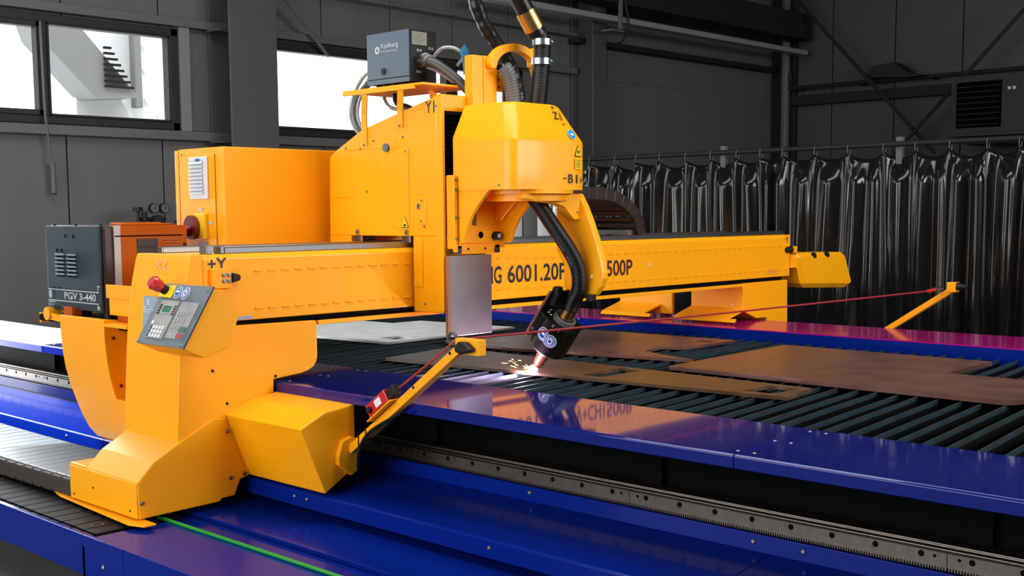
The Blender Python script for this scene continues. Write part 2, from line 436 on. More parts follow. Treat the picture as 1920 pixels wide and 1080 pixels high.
# steel columns against the window wall
for i, (ya, yb2) in enumerate(((8.18, 8.86), (14.95, 15.28))):
    c = bpy.data.objects.new('column_%d' % (i + 1), None); c.location = (WX + .25, (ya + yb2) / 2, ZF); link(c)
    tag(c, ['grey steel column between the two windows', 'grey steel column right of the second window'][i], kind='structure')
    box('column_flange', WX + .02, WX + .05, ya, yb2, ZF, ZC, COLM, c)
    box('column_flange', WX + .47, WX + .50, ya, yb2, ZF, ZC, COLM, c)
    box('column_web', WX + .05, WX + .47, (ya + yb2) / 2 - .015, (ya + yb2) / 2 + .015, ZF, ZC, COLM, c)
for zz, w_ in ((4.0, .3), (2.66, .3)):
    tag(box('trim_%d' % (4 if zz > 3 else 5), WX + .05, WX + .32, 8.12, 8.40, zz - .04, zz - .015, COLM), 'small bracket plate where a girt meets the column', kind='structure')

# far wall with panels
wb = bpy.data.objects.new('wall_back', None); wb.location = (-3, YB, ZF); link(wb); tag(wb, 'dark grey panel wall behind the curtain and heater', kind='structure')
bj = [WX + 1.28 * k for k in range(0, 18)]
for a, b in zip(bj[:-1], bj[1:]): box('wall_panel', a + .01, min(b, 9) - .01, YB, YB + .12, ZF, ZC, WALLB, wb, bevel=.008)
box('wall_backing', WX, 9, YB + .125, YB + .17, ZF, ZC, BACKD, wb, bevel=0)
box('corner_downpipe', WX + .35, WX + .5, YB - .35, YB - .2, ZF, ZC, BACKG, wb, bevel=.05)
box('corner_column', WX + .02, WX + .55, YB - .12, YB - .01, ZF, ZC, BACKD, wb, bevel=.01)
tag(box('trim_6', WX + .5, 5, YB - .22, YB - .02, 3.80, 3.99, BACKD, bevel=.01), 'dark horizontal steel beam on the far wall', kind='structure')
tag(box('trim_7', WX + .02, WX + .22, 14.9, YB - .3, 4.47, 4.56, BACKD, bevel=.01), 'dark horizontal beam high on the window wall', kind='structure')
tag(box('trim_8', WX + .55, WX + .95, 12.0, YB - .25, 5.02, 5.50, BACKD, bevel=.01), 'dark crane runway beam high under the roof', kind='structure')

# outside: neighbouring building seen through the left window
nb = thing('neighbouring_building', (-17, 9, ZF), 'pale grey building outside the left window', 'building')
box('facade_wall', -16.6, -16.2, 8.05, 10.6, ZF, 4.75, FACADE, nb, bevel=.02)
box('eaves_band', -16.25, -16.1, 7.2, 10.6, 4.78, 5.05, WHITE, nb, bevel=.02)
box('low_wall', -16.2, -15.8, 6.4, 10.6, ZF, 3.12, FACADE, nb, bevel=.01)
box('gutter_pipe', -16.15, -16.0, 8.86, 8.98, 3.3, 4.75, FACADED, nb, bevel=.02)
for yy, zz in ((9.1, 4.2), (9.1, 3.85), (9.12, 3.42), (9.7, 3.40), (10.25, 3.4), (10.2, 4.1), (10.22, 3.75), (9.3, 3.22), (9.75, 3.2), (10.2, 3.18)):
    bolt(nb, (-16.17, yy, zz), 'x', .035, WHITE, 'facade_bolt')
duct = prism('duct_hood', [(7.2, 4.55), (7.65, 4.6), (8.75, 3.42), (8.1, 3.36), (7.35, 4.1)], 'X', -16.3, -15.7, FACADED, nb, bevel=.02)
for k in range(8):
    z = 3.52 + k * .075; box('louver_slat', -15.69, -15.64, 8.22, 8.58 - k * .045 + .06, z, z + .03, DARK, duct, bevel=0)

k_ = 1.5
nb.location = Vector((0, 0, 1.75)) + (Vector(nb.location) - Vector((0, 0, 1.75))) * k_; nb.scale = (k_, k_, k_)
# background services
tag(box('cable_tray', WX + .72, WX + .92, 12.2, 20.9, 4.74, 4.825, mat('pale_tray', (.22, .22, .22), .5), bevel=.004), 'light grey cable tray running along the window wall to the corner', 'cable tray')
pipe = thing('wall_pipe', (-9, YB - .3, 4.1), 'thin dark pipe running along the far wall above the beam', 'pipe')
tube('pipe', [(-12.45, YB - .3, 4.42), (-12.45, YB - .3, 4.13), (-9, YB - .3, 4.135), (3, YB - .3, 4.15)], .035, BACKD, pipe, n=8)
for xx in (-12.3, -11.0, -9.6): box('pipe_clip', xx - .03, xx + .03, YB - .3, YB, 4.09, 4.17, BACKD, pipe, bevel=0)
lamp = thing('wall_lamp', (-10.2, YB - .4, 4.15), 'dark trapezoid lamp housing above the far wall beam', 'lamp')
prism('lamp_housing', [(-10.75, 4.18), (-10.6, 4.38), (-10.2, 4.42), (-9.9, 4.20), (-9.6, 4.14), (-9.9, 4.12)], 'Y', YB - .55, YB - .2, BACKD, lamp, bevel=.01)
tag(tube('cross_brace', [(-12.3, YB - .66, 5.93), (-9.33, YB - .66, 2.75)], .035, BACKD, n=8), 'dark diagonal brace rod falling to the right on the far wall', 'brace', 'diagonal brace rods')
tag(tube('cross_brace', [(-10.05, YB - .74, 2.75), (-6.6, YB - .74, 6.3)], .035, BACKD, n=8), 'dark diagonal brace rod rising to the right behind the heater', 'brace', 'diagonal brace rods')
tag(tube('cross_brace', [(WX + .4, 8.95, 4.55), (WX + .15, 9.92, 3.83)], .02, BACKG, n=8), 'thin steel brace rod crossing the corner of the second window', 'brace')
wc = tube('wall_conduit', [(WX + .2, 9.7, 4.62), (WX + .2, 14.9, 4.60)], .03, BACKG, n=8)
tag(wc, 'thin grey conduit rising across the wall above the second window', 'conduit')
tag(box('roof_unit', -11.6, -10.6, 16.4, 18.1, 5.95, 6.4, BACKD, bevel=.1), 'dark rounded unit hanging at the top of the frame', 'unit')
tb = thing('tray_hanger', (WX + .82, 15.6, 4.4), 'grey bracket with wires hanging below the cable tray', 'bracket')
box('hanger_bar', WX + .93, WX + .97, 15.05, 15.12, 4.62, 5.3, BACKG, tb); box('hanger_foot', WX + .75, WX + .97, 14.85, 15.15, 4.58, 4.61, BACKG, tb)
tube('hanger_wire', spline([(WX + .98, 15.15, 5.1), (WX + .98, 15.25, 4.7), (WX + .98, 15.1, 4.45), (WX + .98, 14.95, 4.38)]), .018, BACKD, tb, n=6)

heater = thing('hall_heater', (-8.0, YB - 1, 3.05), 'dark grey square air heater hanging on the far wall', 'heater')
hx0, hx1, hy = -8.80, -7.0, YB - 1.25
box('heater_body', hx0, hx1, hy, YB - .5, 3.02, 3.98, mat('heater_grey', (.024, .024, .024), .55, spec=.25), heater, bevel=.012)
box('heater_opening', hx0 + .11, hx0 + .86, hy - .02, hy - .001, 3.11, 3.87, mat('heater_dark', (.002, .002, .002), .8, spec=0), heater, bevel=0)
for k in range(8): box('heater_louver', hx0 + .14, hx0 + .84, hy - .05, hy - .02, 3.15 + k * .09, 3.165 + k * .09, BACKD, heater, bevel=.004)
for k in range(2): box('heater_switch', hx0 + .96 + k * .08, hx0 + 1.01 + k * .08, hy - .02, hy - .001, 3.70, 3.75, PALE, heater, bevel=.003)
box('heater_drip_tray', hx0 - .02, hx1, hy - .05, YB - .5, 2.97, 3.02, mat('heater_grey', (.024, .024, .024), .55, spec=.25), heater, bevel=.004)
box('heater_shelf', hx0 + .2, hx1 + .1, hy + .1, YB - .4, 2.84, 2.95, BACKD, heater, bevel=.02)

opener = thing('window_opener_rod', (WX + .1, 6.1, 2.0), 'grey window opener rod hanging on the wall below the left window', 'rod')
cyl('rod_handle', (WX + .1, 6.11, 2.0), (WX + .1, 6.11, 2.33), .028, BACKG, opener, n=10)
cyl('rod_cap', (WX + .1, 6.11, 1.985), (WX + .1, 6.11, 2.0), .03, BACKD, opener, n=10)
tube('rod_link', [(WX + .1, 6.08, 2.3), (WX + .1, 6.08, 2.5), (WX + .13, 6.05, 2.7), (WX + .14, 6.03, 2.85), (WX + .14, 6.02, 3.86)], .014, BACKG, opener, n=6)

# ================================================================== WELDING CURTAIN
CY = 12.0
hooks = [-10.506, -10.076, -9.655, -9.320, -8.952, -8.561, -8.201, -7.837, -7.517, -7.222, -6.818, -6.416, -6.003, -5.647, -5.280, -4.896, -4.577, -4.2, -3.8, -3.4, -3.0, -2.6, -2.2, -1.8, -1.4, -1.0, -.6]
rail = thing('curtain_rail', (-7, CY, ZF), 'dark steel curtain rail on square posts behind the table', 'rail')
tube('rail_tube', [(-12.2, CY, 2.43), (-.3, CY, 2.455)], .028, BACKD, rail, n=10)
for xx in (-8.07, -5.86, -3.3, -.9): box('rail_post', xx - .035, xx + .035, CY + .04, CY + .10, ZF, 2.52, BACKG, rail)
GROUPS = [(0, 6), (6, 12), (12, 26)]
LBL = ['dark glossy plastic curtain behind the beam, left of the first rail post', 'dark glossy plastic curtain between the two rail posts',
       'dark glossy plastic curtain right of the second rail post']
for gi, (ga, gb) in enumerate(GROUPS):
    ct = thing('welding_curtain', ((hooks[ga] + hooks[gb]) / 2, CY, ZF + .1), LBL[gi], 'curtain', 'welding curtains on the rail')
    V = []; F = []; NU, NV = 34, 46; rows = []
    rnd = [(random.uniform(0, 6.28), random.uniform(.6, 1.4), random.choice((1, 1, 2)), random.uniform(-.10, .10), random.uniform(.6, 1.35)) for _ in range(gb - ga + 1)]
    cols = []
    for i in range(ga, gb):
        for k in range(NU): cols.append((i - ga, k / NU))
    cols.append((gb - ga - 1, 1.0))
    for v in range(NV + 1):
        t = v / NV
        for (i, f) in cols:
            x = hooks[ga + i] + (hooks[ga + i + 1] - hooks[ga + i]) * f
            ph, am, kf, dr, sg = rnd[i]
            ph2, am2, kf2, dr2, sg2 = rnd[min(i + 1, len(rnd) - 1)]
            sm = f * f * (3 - 2 * f)
            sag = .075 * sg * (4 * f * (1 - f)) ** .8
            zt = 2.375 - sag * max(0, 1 - t * 7)
            z = zt + (ZF + .12 - 2.375) * t
            pin = math.exp(-((f if f < .5 else 1 - f) / .10) ** 2)
            env = min(1, t * 9)
            xx = x + (dr * (1 - sm) + dr2 * sm) * t * 1.2
            y = CY - .02 + .05 * math.sin(PI * f) * (1 - pin) * (1 - env) * 2
            gx = xx * 15.7
            y += env * (.055 * am * math.sin(2 * PI * (f * kf) + ph * .3) + .03 * (abs(math.sin(gx * .55 + 1.3 * t + ph * .1)) - .5) + .010 * math.sin(gx * 1.3 - 1.4 * t))
            y += -.07 * pin * env * math.exp(-t * 1.6)
            y += .012 * math.sin(7 * t + 5 * xx)
            V.append((xx, y, z))
    nc = len(cols)
    for v in range(NV):
        for c in range(nc - 1): F.append([v * nc + c, v * nc + c + 1, (v + 1) * nc + c + 1, (v + 1) * nc + c])
    sh = mesh('curtain_sheet', V, F, CURT, ct, smooth=True, angle=180)
    so = sh.modifiers.new('thick', 'SOLIDIFY'); so.thickness = .003
    for i in range(ga, gb):
        hxp = hooks[i]
        MB().tube([(hxp, CY + .034 * math.cos(a), 2.435 - .03 + .062 * math.sin(a)) for a in [2 * PI * k / 12 for k in range(13)]], .005, 6, cap=False).build('curtain_ring', BACKG, ct)
pc = thing('pale_strip_curtain', (-11.3, CY, ZF + .1), 'pale grey plastic strips seen through the gap under the torch head', 'curtain')
for k in range(6):
    x = -12.1 + k * .27
    V = []; F = []
    for j in range(9):
        a = j / 8; V += [(x + a * .25, CY + .02 * math.sin(PI * a) + .01 * (k % 2), ZF + .1), (x + a * .25, CY + .02 * math.sin(PI * a) + .01 * (k % 2), 2.36)]
    for j in range(8): F.append([2 * j, 2 * j + 2, 2 * j + 3, 2 * j + 1])
    mesh('strip', V, F, CURTL if k % 3 else BACKG, pc, smooth=True)

# ================================================================== CUTTING TABLE
TX0, TX1 = -11.8, -0.6
table = thing('cutting_table', (-6, 6.8, ZF), 'long blue plasma cutting table with grating slats and side panels', 'table')
def cover(x0, x1, y0, y1, m, lipside, bolts):
    if lipside < 0:
        pts = [(y0, .69), (y0, .742), (y0 + .008, .75), (y1, .75), (y1, .738), (y0 + .015, .738), (y0 + .015, .69)]
    else:
        pts = [(y0, .44), (y0, .742), (y0 + .008, .75), (y1, .75), (y1, .72), (y0 + .02, .72), (y0 + .02, .44)]
    p = prism('cover_panel', pts, 'X', x0 + .0015, x1 - .0015, m, table, bevel=.003)
    for bx_, by_ in bolts: bolt(p, (bx_, by_, .747), 'z', .010)
nb_ = [-11.8, -9.05, -5.95, -2.70, -.6]
for a, b in zip(nb_[:-1], nb_[1:]):
    cover(a, b, 4.13, 4.855, GLAREP if a < -9.1 else BLUP, -1, [(a + .05, 4.21), (a + .05, 4.50), (a + .05, 4.80), (b - .03, 4.21), (b - .03, 4.50), (b - .03, 4.80)])
for a, b in zip(nb_[:-1], nb_[1:]):
    cover(a, b, 8.67, 9.49, BLUF, 1, [(a + .06, 9.2), (a + .06, 8.9), (b - .06, 9.2), (b - .06, 8.9), (a + 1.3, 9.15)])
mb = MB()
for a, b in zip(nb_[:-1], nb_[1:]): mb.box(a + .0015, b - .0015, 8.668, 8.67, .46, .742)
mb.build('far_inner_face', BLU, table)
# toothed edge that keys the slats
tp = [(TX1, 4.80), (TX0, 4.80)]; xk = TX0
while xk < TX1 - .13:
    tp += [(xk, 4.872), (xk + .05, 4.872), (xk + .052, 4.862), (xk + .061, 4.862)]; xk += .063
prism('slat_comb', tp + [(TX1, 4.872)], 'Z', .722, .737, BLU, table, bevel=0)
# recess, rail, rack, apron
box('recess_back', TX0, TX1, 4.62, 4.66, .2, .735, BLACK, table, bevel=0)
box('recess_ceiling', TX0, TX1, 4.15, 4.85, .70, .735, BLACK, table, bevel=0)
for xx in [-11.5 + 1.6 * k for k in range(7)]: box('support_post', xx, xx + .10, 4.58, 4.62, .30, .72, BLACK, table, bevel=0)
rl = prism('guide_rail', [(4.50, .345), (4.50, .40), (4.505, .412), (4.515, .42), (4.515, .43), (4.53, .437), (4.58, .437), (4.595, .43), (4.595, .42), (4.605, .412), (4.61, .40), (4.61, .345)], 'X', TX0, TX1, RACKM, table, bevel=.002)
for k in range(38): bolt(table, (-7.5 + .175 * k, 4.63, .40), 'z', .012, DARK, 'rail_bolt')
JX = [-5.078 + 1.574 * k for k in range(-4, 4)]
for a, b in zip(JX[:-1], JX[1:]):
    n = int((b - a) / .0116); st = (b - a - .003) / n; pts = [(a + .0015, .41)]
    for k in range(n):
        x = a + .0015 + k * st; pts += [(x, .352), (x + st * .3, .352), (x + st * .5, .338), (x + st * .8, .338)]
    pts += [(b - .0015, .352), (b - .0015, .41)]
    rk = prism('gear_rack', pts, 'Y', 4.462, 4.498, RACKM, table, bevel=0)
    for k in range(8):
        xx = a + .1 + k * .1955
        cyl('rack_hole', (xx, 4.4605, .392), (xx, 4.462, .392), .013, BLACK, rk, n=10)
    for xx in (a + .05, b - .05): cyl('rack_pin', (xx, 4.4605, .392), (xx, 4.462, .392), .007, BLACK, rk, n=8)
box('rack_shadow_gap', TX0, TX1, 4.47, 4.5, .325, .35, BLACK, table, bevel=0)
box('upper_apron', TX0, TX1, 4.452, 4.62, .252, .332, BLU, table, bevel=.003)
for xx, zz in ((-4.152, .30), (-2.801, .297), (-2.553, .299), (-6.6, .30), (-8.1, .30)): bolt(table, (xx, 4.452, zz), '-y', .012)
for xx in (-4.47, -3.05, -2.10, -1.4, -5.3): bolt(table, (xx, 4.60, .655), '-y', .018)
for x0, x1 in ((-11.8, -7.75), (-7.75, -2.72), (-2.72, TX1)):
    prism('sloped_apron', [(4.62, .252), (4.452, .252), (4.26, .229), (4.10, .209), (3.955, .194), (3.945, .186), (3.945, .10), (3.96, .10), (3.965, .17), (4.62, .20)], 'X', x0 + .001, x1 - .001, BLU, table, bevel=.003)
for xx, zz in ((-5.51, .153), (-5.394, .153), (-3.947, .153), (-8.3, .15)): bolt(table, (xx, 3.945, zz), '-y', .012)
box('channel_floor', TX0, TX1, 3.56, 4.2, .03, .055, BLU, table, bevel=.003)
box('channel_step', TX0, TX1, 3.42, 3.56, .005, .03, BLU, table, bevel=.003)
box('base_frame', TX0, TX1, 4.0, 9.3, ZF, .03, BLACK, table, bevel=0)
box('slag_tray', TX0, TX1, 4.66, 8.66, .03, .06, BLACK, table, bevel=0)
box('near_tray_wall', TX0, TX1, 4.80, 4.84, .06, .70, BLACK, table, bevel=0)
box('far_tray_wall', TX0, TX1, 8.672, 8.70, .06, .70, BLACK, table, bevel=0)
box('far_apron', TX0, TX1, 9.3, 9.45, ZF, .45, BLU, table, bevel=.003)
# slats: bright-edged steel strips, one object each
s0 = MB(); NS = 14
ys = [4.875 + (8.655 - 4.875) * i / NS for i in range(NS + 1)]
top = [.67 + random.uniform(-.0012, .001) for _ in ys]
sv = []; sf = []
for i, (yy, zz) in enumerate(zip(ys, top)):
    q = 0
    sv += [(-.004 + q, yy, .585), (.004 + q, yy, .585), (.004 + q, yy, zz), (-.004 + q, yy, zz)]
for i in range(NS):
    for k in range(4): sf.append([i * 4 + k, i * 4 + (k + 1) % 4, i * 4 + 4 + (k + 1) % 4, i * 4 + 4 + k])
sf += [[0, 1, 2, 3], [NS * 4 + k for k in range(4)]]
sv = []; sf = []; mi = []
for i, (yy, zz) in enumerate(zip(ys, top)):
    q = 0
    sv += [(-.004 + q, yy, .50), (.004 + q, yy, .50), (.004 + q, yy, zz - .027), (.004 + q, yy, zz), (-.004 + q, yy, zz), (-.004 + q, yy, zz - .027)]
for i in range(NS):
    for k in range(6): sf.append([i * 6 + k, i * 6 + (k + 1) % 6, i * 6 + 6 + (k + 1) % 6, i * 6 + 6 + k]); mi.append(1 if k in (0, 1, 5) else 0)
sf += [[0, 1, 2, 3, 4, 5], [NS * 6 + k for k in range(6)]]; mi += [0, 0]
slat0 = mesh('slat', sv, sf, SLATM, table)
slat0.data.materials.append(BLACK)      # black lower part paints in the unlit depth between the slats
for p, k in zip(slat0.data.polygons, mi): p.material_index = k
sx = -3.909 + .209 - .1262 * 60; base = Vector(slat0.location); first = True
while sx < -.9:
    loc = Vector((sx + random.uniform(-.006, .006), base.y, base.z + random.uniform(-.004, .002)))
    rz = .109 + random.uniform(-.006, .006)
    if first: slat0.location = loc; slat0.rotation_euler = (0, 0, rz); first = False
    else: inst(slat0, loc, table, (0, random.uniform(-.02, .02), rz))
    sx += .1262
# work-piece supports running across below the slats
for yy in (5.6, 6.6, 7.6): box('slat_support', TX0, TX1, yy - .01, yy + .01, .30, .585, BLACK, table, bevel=0)

# trough for the cable chain in front of the table
trough = thing('cable_chain_trough', (-6, 3.1, ZF), 'low blue steel trough along the front of the table', 'trough')
prism('trough_side', [(2.90, -.165), (2.90, .050), (2.904, .055), (2.93, .055), (2.93, .04), (2.912, .04), (2.912, -.165)], 'X', -11.8, -5.98, BLU, trough, bevel=.002)
prism('trough_side', [(2.90, ZF), (2.90, .050), (2.904, .055), (2.93, .055), (2.93, .04), (2.912, .04), (2.912, ZF)], 'X', -5.98, -5.54, BLU, trough, bevel=.002)
prism('trough_side', [(2.90, ZF), (2.90, .050), (2.904, .055), (2.93, .055), (2.93, .04), (2.912, .04), (2.912, ZF)], 'X', -5.536, -.6, BLU, trough, bevel=.002)
box('trough_leg', -5.98, -5.95, 2.9, 3.6, ZF, -.0, BLU, trough, bevel=.004)
box('trough_floor', -11.8, -5.9, 2.92, 3.95, -.03, 0, BLACK, trough, bevel=0)
box('trough_cover', -5.9, -.6, 2.93, 3.40, .036, .05, BLU, trough, bevel=.003)
bolt(trough, (-5.75, 2.90, -.08), '-y', .016)
tag(tube('green_reflection', [(-6.0, 3.365, .058), (-4.4, 3.362, .060), (-2.5, 3.365, .059), (-.8, 3.365, .058)], .010, GREEN, n=8), 'thin green tube standing in for a reflection along the trough cover', 'wire')  # tube built in place of a reflected green tape

def chain_link_mesh(): pass
chain = thing('cable_chain', (-8.2, 3.5, .05), 'wide grey cable chain folding back from the yellow foot', 'cable chain')
def chain_run(x0, x1, ztop, h, y0, y1, mt, ms, sag=0):
    n = int(round(abs(x1 - x0) / .128)); first_t = None; first_s = None
    for k in range(n):
        x = x0 + (x1 - x0) * k / n; z = ztop(x) if callable(ztop) else ztop
        if first_t is None:
            first_t = box('link_cover', x - .122, x, y0 + .03, y1 - .03, z - .018, z, mt, chain, bevel=.004)
            m2 = MB()
            yy = y0; m2.prism([(x - .135 + .07 * 0, z - h * .9), (x - .12, z - h), (x - .02, z - h), (x, z - h * .8), (x, z - .022), (x - .015, z - .008), (x - .12, z - .008), (x - .135, z - .03)], 'Y', yy, yy + .03)
            first_s = m2.build('link_side', ms, chain, bevel=.008); inst(first_s, Vector(first_s.location) + Vector((0, y1 - y0 - .03, 0)), chain)
            bt, bs, bx = Vector(first_t.location), Vector(first_s.location), x; bz = z
        else:
            d = Vector((x - bx, 0, z - bz)); inst(first_t, bt + d, chain); inst(first_s, bs + d, chain); inst(first_s, bs + d + Vector((0, y1 - y0 - .03, 0)), chain)
chain_run(-6.74, -11.4, lambda x: .192 + .012 * math.sin((x + 6.7) * 1.1), .115, 3.215, 3.80, CHAINT, CHAINS)
chain_run(-5.95, -11.6, .052, .05, 2.935, 3.50, TRAYM, TRAYM)
box('chain_end_bracket', -6.80, -6.70, 3.24, 3.75, .085, .17, DARK, chain)
disc('chain_emblem', (-6.12, 3.06, .0525), X, Y, .04, mat('emblem_grey', (.10, .05, .055), .5), chain, .002, r_in=.033, ry=.035)

# ================================================================== CUT PLATES ON THE SLATS
def plate(name, outer, holes, z0, z1, m, label):
    cu = bpy.data.curves.new('c', 'CURVE'); cu.dimensions = '2D'; cu.fill_mode = 'BOTH'; cu.extrude = (z1 - z0) / 2
    for poly in [outer] + holes:
        sp = cu.splines.new('POLY'); sp.points.add(len(poly) - 1); sp.use_cyclic_u = True
        for p, q in zip(sp.points, poly): p.co = (q[0], q[1], 0, 1)
    tmp = bpy.data.objects.new('c', cu); COL.objects.link(tmp)
    me = bpy.data.meshes.new_from_object(tmp.evaluated_get(bpy.context.evaluated_depsgraph_get()))
    bpy.data.objects.remove(tmp, do_unlink=True); bpy.data.curves.remove(cu)
    me.materials.clear(); me.name = name
    me.transform(Matrix.Translation((0, 0, (z0 + z1) / 2)))
    o = fin(name, me, m); return tag(o, label, 'steel plate', 'steel plates on the slats')
plate('steel_plate', [(-4.827, 6.58), (-4.912, 8.214), (-3.276, 8.218), (-3.262, 7.44), (-2.3, 7.50), (-2.3, 6.95), (-2.541, 6.577)], [], .672, .700, PLATE, 'large reddish brown plate with a cut-out, at the right end of the slats')
plate('steel_plate', [(-7.249, 6.75), (-7.06, 8.219), (-5.413, 8.302), (-5.436, 7.62), (-5.600, 7.534), (-5.526, 7.218), (-5.276, 7.119), (-4.930, 7.012), (-6.426, 6.69)], [[(-6.15, 6.80), (-6.02, 6.84), (-6.05, 6.93), (-6.2, 6.9)], [(-5.75, 6.90), (-5.6, 6.93), (-5.62, 7.02), (-5.78, 7.0)], [(-5.62, 8.0), (-5.48, 8.02), (-5.49, 8.15), (-5.64, 8.14)]], .672, .694, PLATE, 'reddish brown plate behind the torch with a stepped right edge')
plate('steel_plate', [(-6.705, 5.64), (-6.875, 6.45), (-3.596, 6.343), (-3.528, 5.938)], [[(-5.02, 5.88), (-4.86, 5.89), (-4.87, 6.33), (-5.05, 6.33)], [(-3.86, 5.99), (-3.66, 6.0), (-3.65, 6.27), (-3.84, 6.27)]], .672, .692, PLATE2, 'long narrow brown plate under the torch with two slots')
plate('steel_plate', [(-9.305, 6.45), (-9.328, 7.495), (-8.832, 7.532), (-8.816, 7.878), (-7.638, 8.0), (-7.521, 6.364), (-8.432, 6.30)], [[(-7.86, 6.55), (-7.66, 6.55), (-7.66, 6.75), (-7.86, 6.75)]], .672, .690, PLATE4, 'steel plate with painted pale glare under the beam, farthest to the left')

# ================================================================== GANTRY
FX = -5.93
G = thing('gantry', (-6.3, 6.8, .2), 'yellow gantry bridge with end columns spanning the cutting table', 'gantry')
BX = -6.47
beam = prism('beam', [(BX, 1.135), (FX - .0, 1.135), (FX, 1.50), (FX - .02, 1.525), (BX + .02, 1.525), (BX, 1.50)], 'Y', 3.66, 9.96, YEL2, G, bevel=.006)
box('beam_core', BX + .05, FX - .03, 3.75, 9.9, 1.095, 1.14, BLACK, G, bevel=0)
box('beam_lower_flange', BX, FX - .005, 4.46, 9.2, 1.07, 1.097, YEL2, G, bevel=.003)
# stitched weld tabs, two rows
for zz in (1.425, 1.203):
    for k in range(62):
        y = 4.0 + k * .0965
        prism('weld_tab', [(FX - .002, zz - .008), (FX + .009, zz - .005), (FX + .009, zz + .001), (FX - .002, zz + .003)], 'Y', y, y + .052, YEL2, beam, bevel=0)
# guide rails on the beam
for x0, y0, y1 in ((FX - .09, 3.82, 9.93), (BX + .03, 3.67, 9.6)):
    r_ = box('beam_rail', x0, x0 + .06, y0, y1, 1.525, 1.563, RAILM, G, bevel=.006)
box('rail_end_stop', FX - .10, FX - .02, 3.70, 3.735, 1.525, 1.575, ZINC, G); box('rail_end_stop', FX - .10, FX - .02, 3.79, 3.815, 1.525, 1.57, ZINC, G)
text('MG', (FX, 5.91, 1.248), Y, Z, .165, .125, INK, beam, bold=.018)
text('6001.20P', (FX, 6.137, 1.246), Y, Z, .64, .130, INK, beam, bold=.018)
text('W+CH1', (FX, 6.83, 1.246), Y, Z, .40, .127, INK, beam, bold=.018)
text('500P', (FX, 7.255, 1.246), Y, Z, .325, .127, DINK, beam, bold=.018)
text('+Y', (FX, 3.69, 1.435), Y, Z, .125, .07, INK, beam, bold=.015)
text('·Y', (FX, 9.90, 1.45), Y, Z, .06, .055, INK, beam, bold=.01)
decal('label_plate', (FX, 3.845, 1.14), Y, Z, .135, .02, STKG, beam)
decal('faded_label', (FX, 9.6, 1.16), Y, Z, .17, .055, mat('faded_label', (.85, .28, .02), .5), beam)
disc('round_label', (FX, 7.81, 1.316), Y, Z, .022, mat('faded_label2', (.9, .42, .12), .5), beam, .002, n=12)
# end stop bracket at the near end
st_ = box('end_stop', FX, FX + .03, 3.70, 3.83, 1.33, 1.445, YEL, G)
for yy in (3.775, 3.81):
    for zz in (1.372, 1.407): bolt(st_, (FX + .03, yy, zz), 'x', .014)
cyl('rubber_buffer', (FX + .016, 3.83, 1.388), (FX + .016, 3.885, 1.388), .032, DARK, st_, r2=.018, n=14)
s2 = box('end_stop', FX, FX + .04, 9.97, 10.06, 1.355, 1.415, YEL, G); cyl('rubber_buffer', (FX + .02, 9.97, 1.385), (FX + .02, 9.90, 1.385), .035, DARK, s2, r2=.02, n=14)
box('beam_end_cap', BX, FX + .003, 9.96, 9.985, 1.135, 1.525, YEL, G)

# near column: solid leg with a slot for the cover panel
colpts = [(3.463, .44), (3.466, .546), (3.495, .972), (3.512, 1.15), (3.544, 1.358), (3.575, 1.49), (3.587, 1.526), (3.66, 1.526), (3.66, 1.112), (4.435, 1.100), (4.444, 1.09),
          (4.445, .885), (4.44, .855), (4.414, .815), (4.37, .794), (4.313, .783), (4.215, .774), (4.118, .767), (4.116, .690), (3.95, .655), (3.78, .60), (3.72, .54)]
column = prism('near_column', colpts, 'X', -6.53, FX, YEL, G, bevel=.006)
# a fillet sheet that bulges the lower right of the column side
text('-X2-', (-6.315, 3.562, 1.438), (1, 0, 0), (0, .235, 1), .19, .055, mat('pale_pink_print', (.80, .42, .22), .5), column, bold=.0, lift=.004)
decal('name_plate', (-6.335, 3.492, 1.01), (1, 0, .0), (0, .09, 1), .155, .275, STKG, column, .004)
text('Euro', (-6.32, 3.505, 1.19), (1, 0, 0), (0, .09, 1), .12, .035, WHITE, column, lift=.006); text('E', (-6.29, 3.512, 1.235), (1, 0, 0), (0, .09, 1), .03, .03, WHITE, column, lift=.006)
for yy, zz in ((3.79, .66), (3.70, .86), (4.13, .785)): bolt(column, (FX, yy, zz), 'x', .010, DARK)

# foot box and its sloped hood
foot = prism('foot_hood', [(3.201, .29), (3.205, .086), (3.715, .095), (3.730, .112), (3.817, .115), (3.86, .212), (3.90, .222), (3.778, .572), (3.70, .59), (3.463, .477), (3.304, .392)], 'X', -6.51, FX + .012, YEL, G, bevel=.006)
box('foot_box', -6.71, -6.508, 3.203, 3.62, .088, .300, YEL, G, bevel=.006)
prism('deflector_plate', [(-7.08, 3.25), (-6.84, 3.19), (-5.90, 3.13), (-5.80, 3.17), (-5.80, 3.24), (-6.70, 3.26)], 'Z', .070, .080, YEL2, G, bevel=.002)
box('foot_cover_plate', -6.705, FX + .006, 3.196, 3.202, .09, .285, YEL2, G, bevel=.002)
for yy, zz in ((3.225, .175), (3.79, .225), (3.885, .235), (3.78, .50)): bolt(foot, (FX + .012, yy, zz), 'x', .014)
for xx, zz in ((-6.42, .19), (-6.0, .125), (-6.66, .115)): bolt(foot, (xx, 3.196, zz), '-y', .007, DARK)

prism('leg_core', [(3.5, .46), (3.72, .60), (4.10, .685), (4.10, .345), (3.93, .225), (3.6, .14)], 'X', -6.49, -5.92, YEL, G, bevel=0)
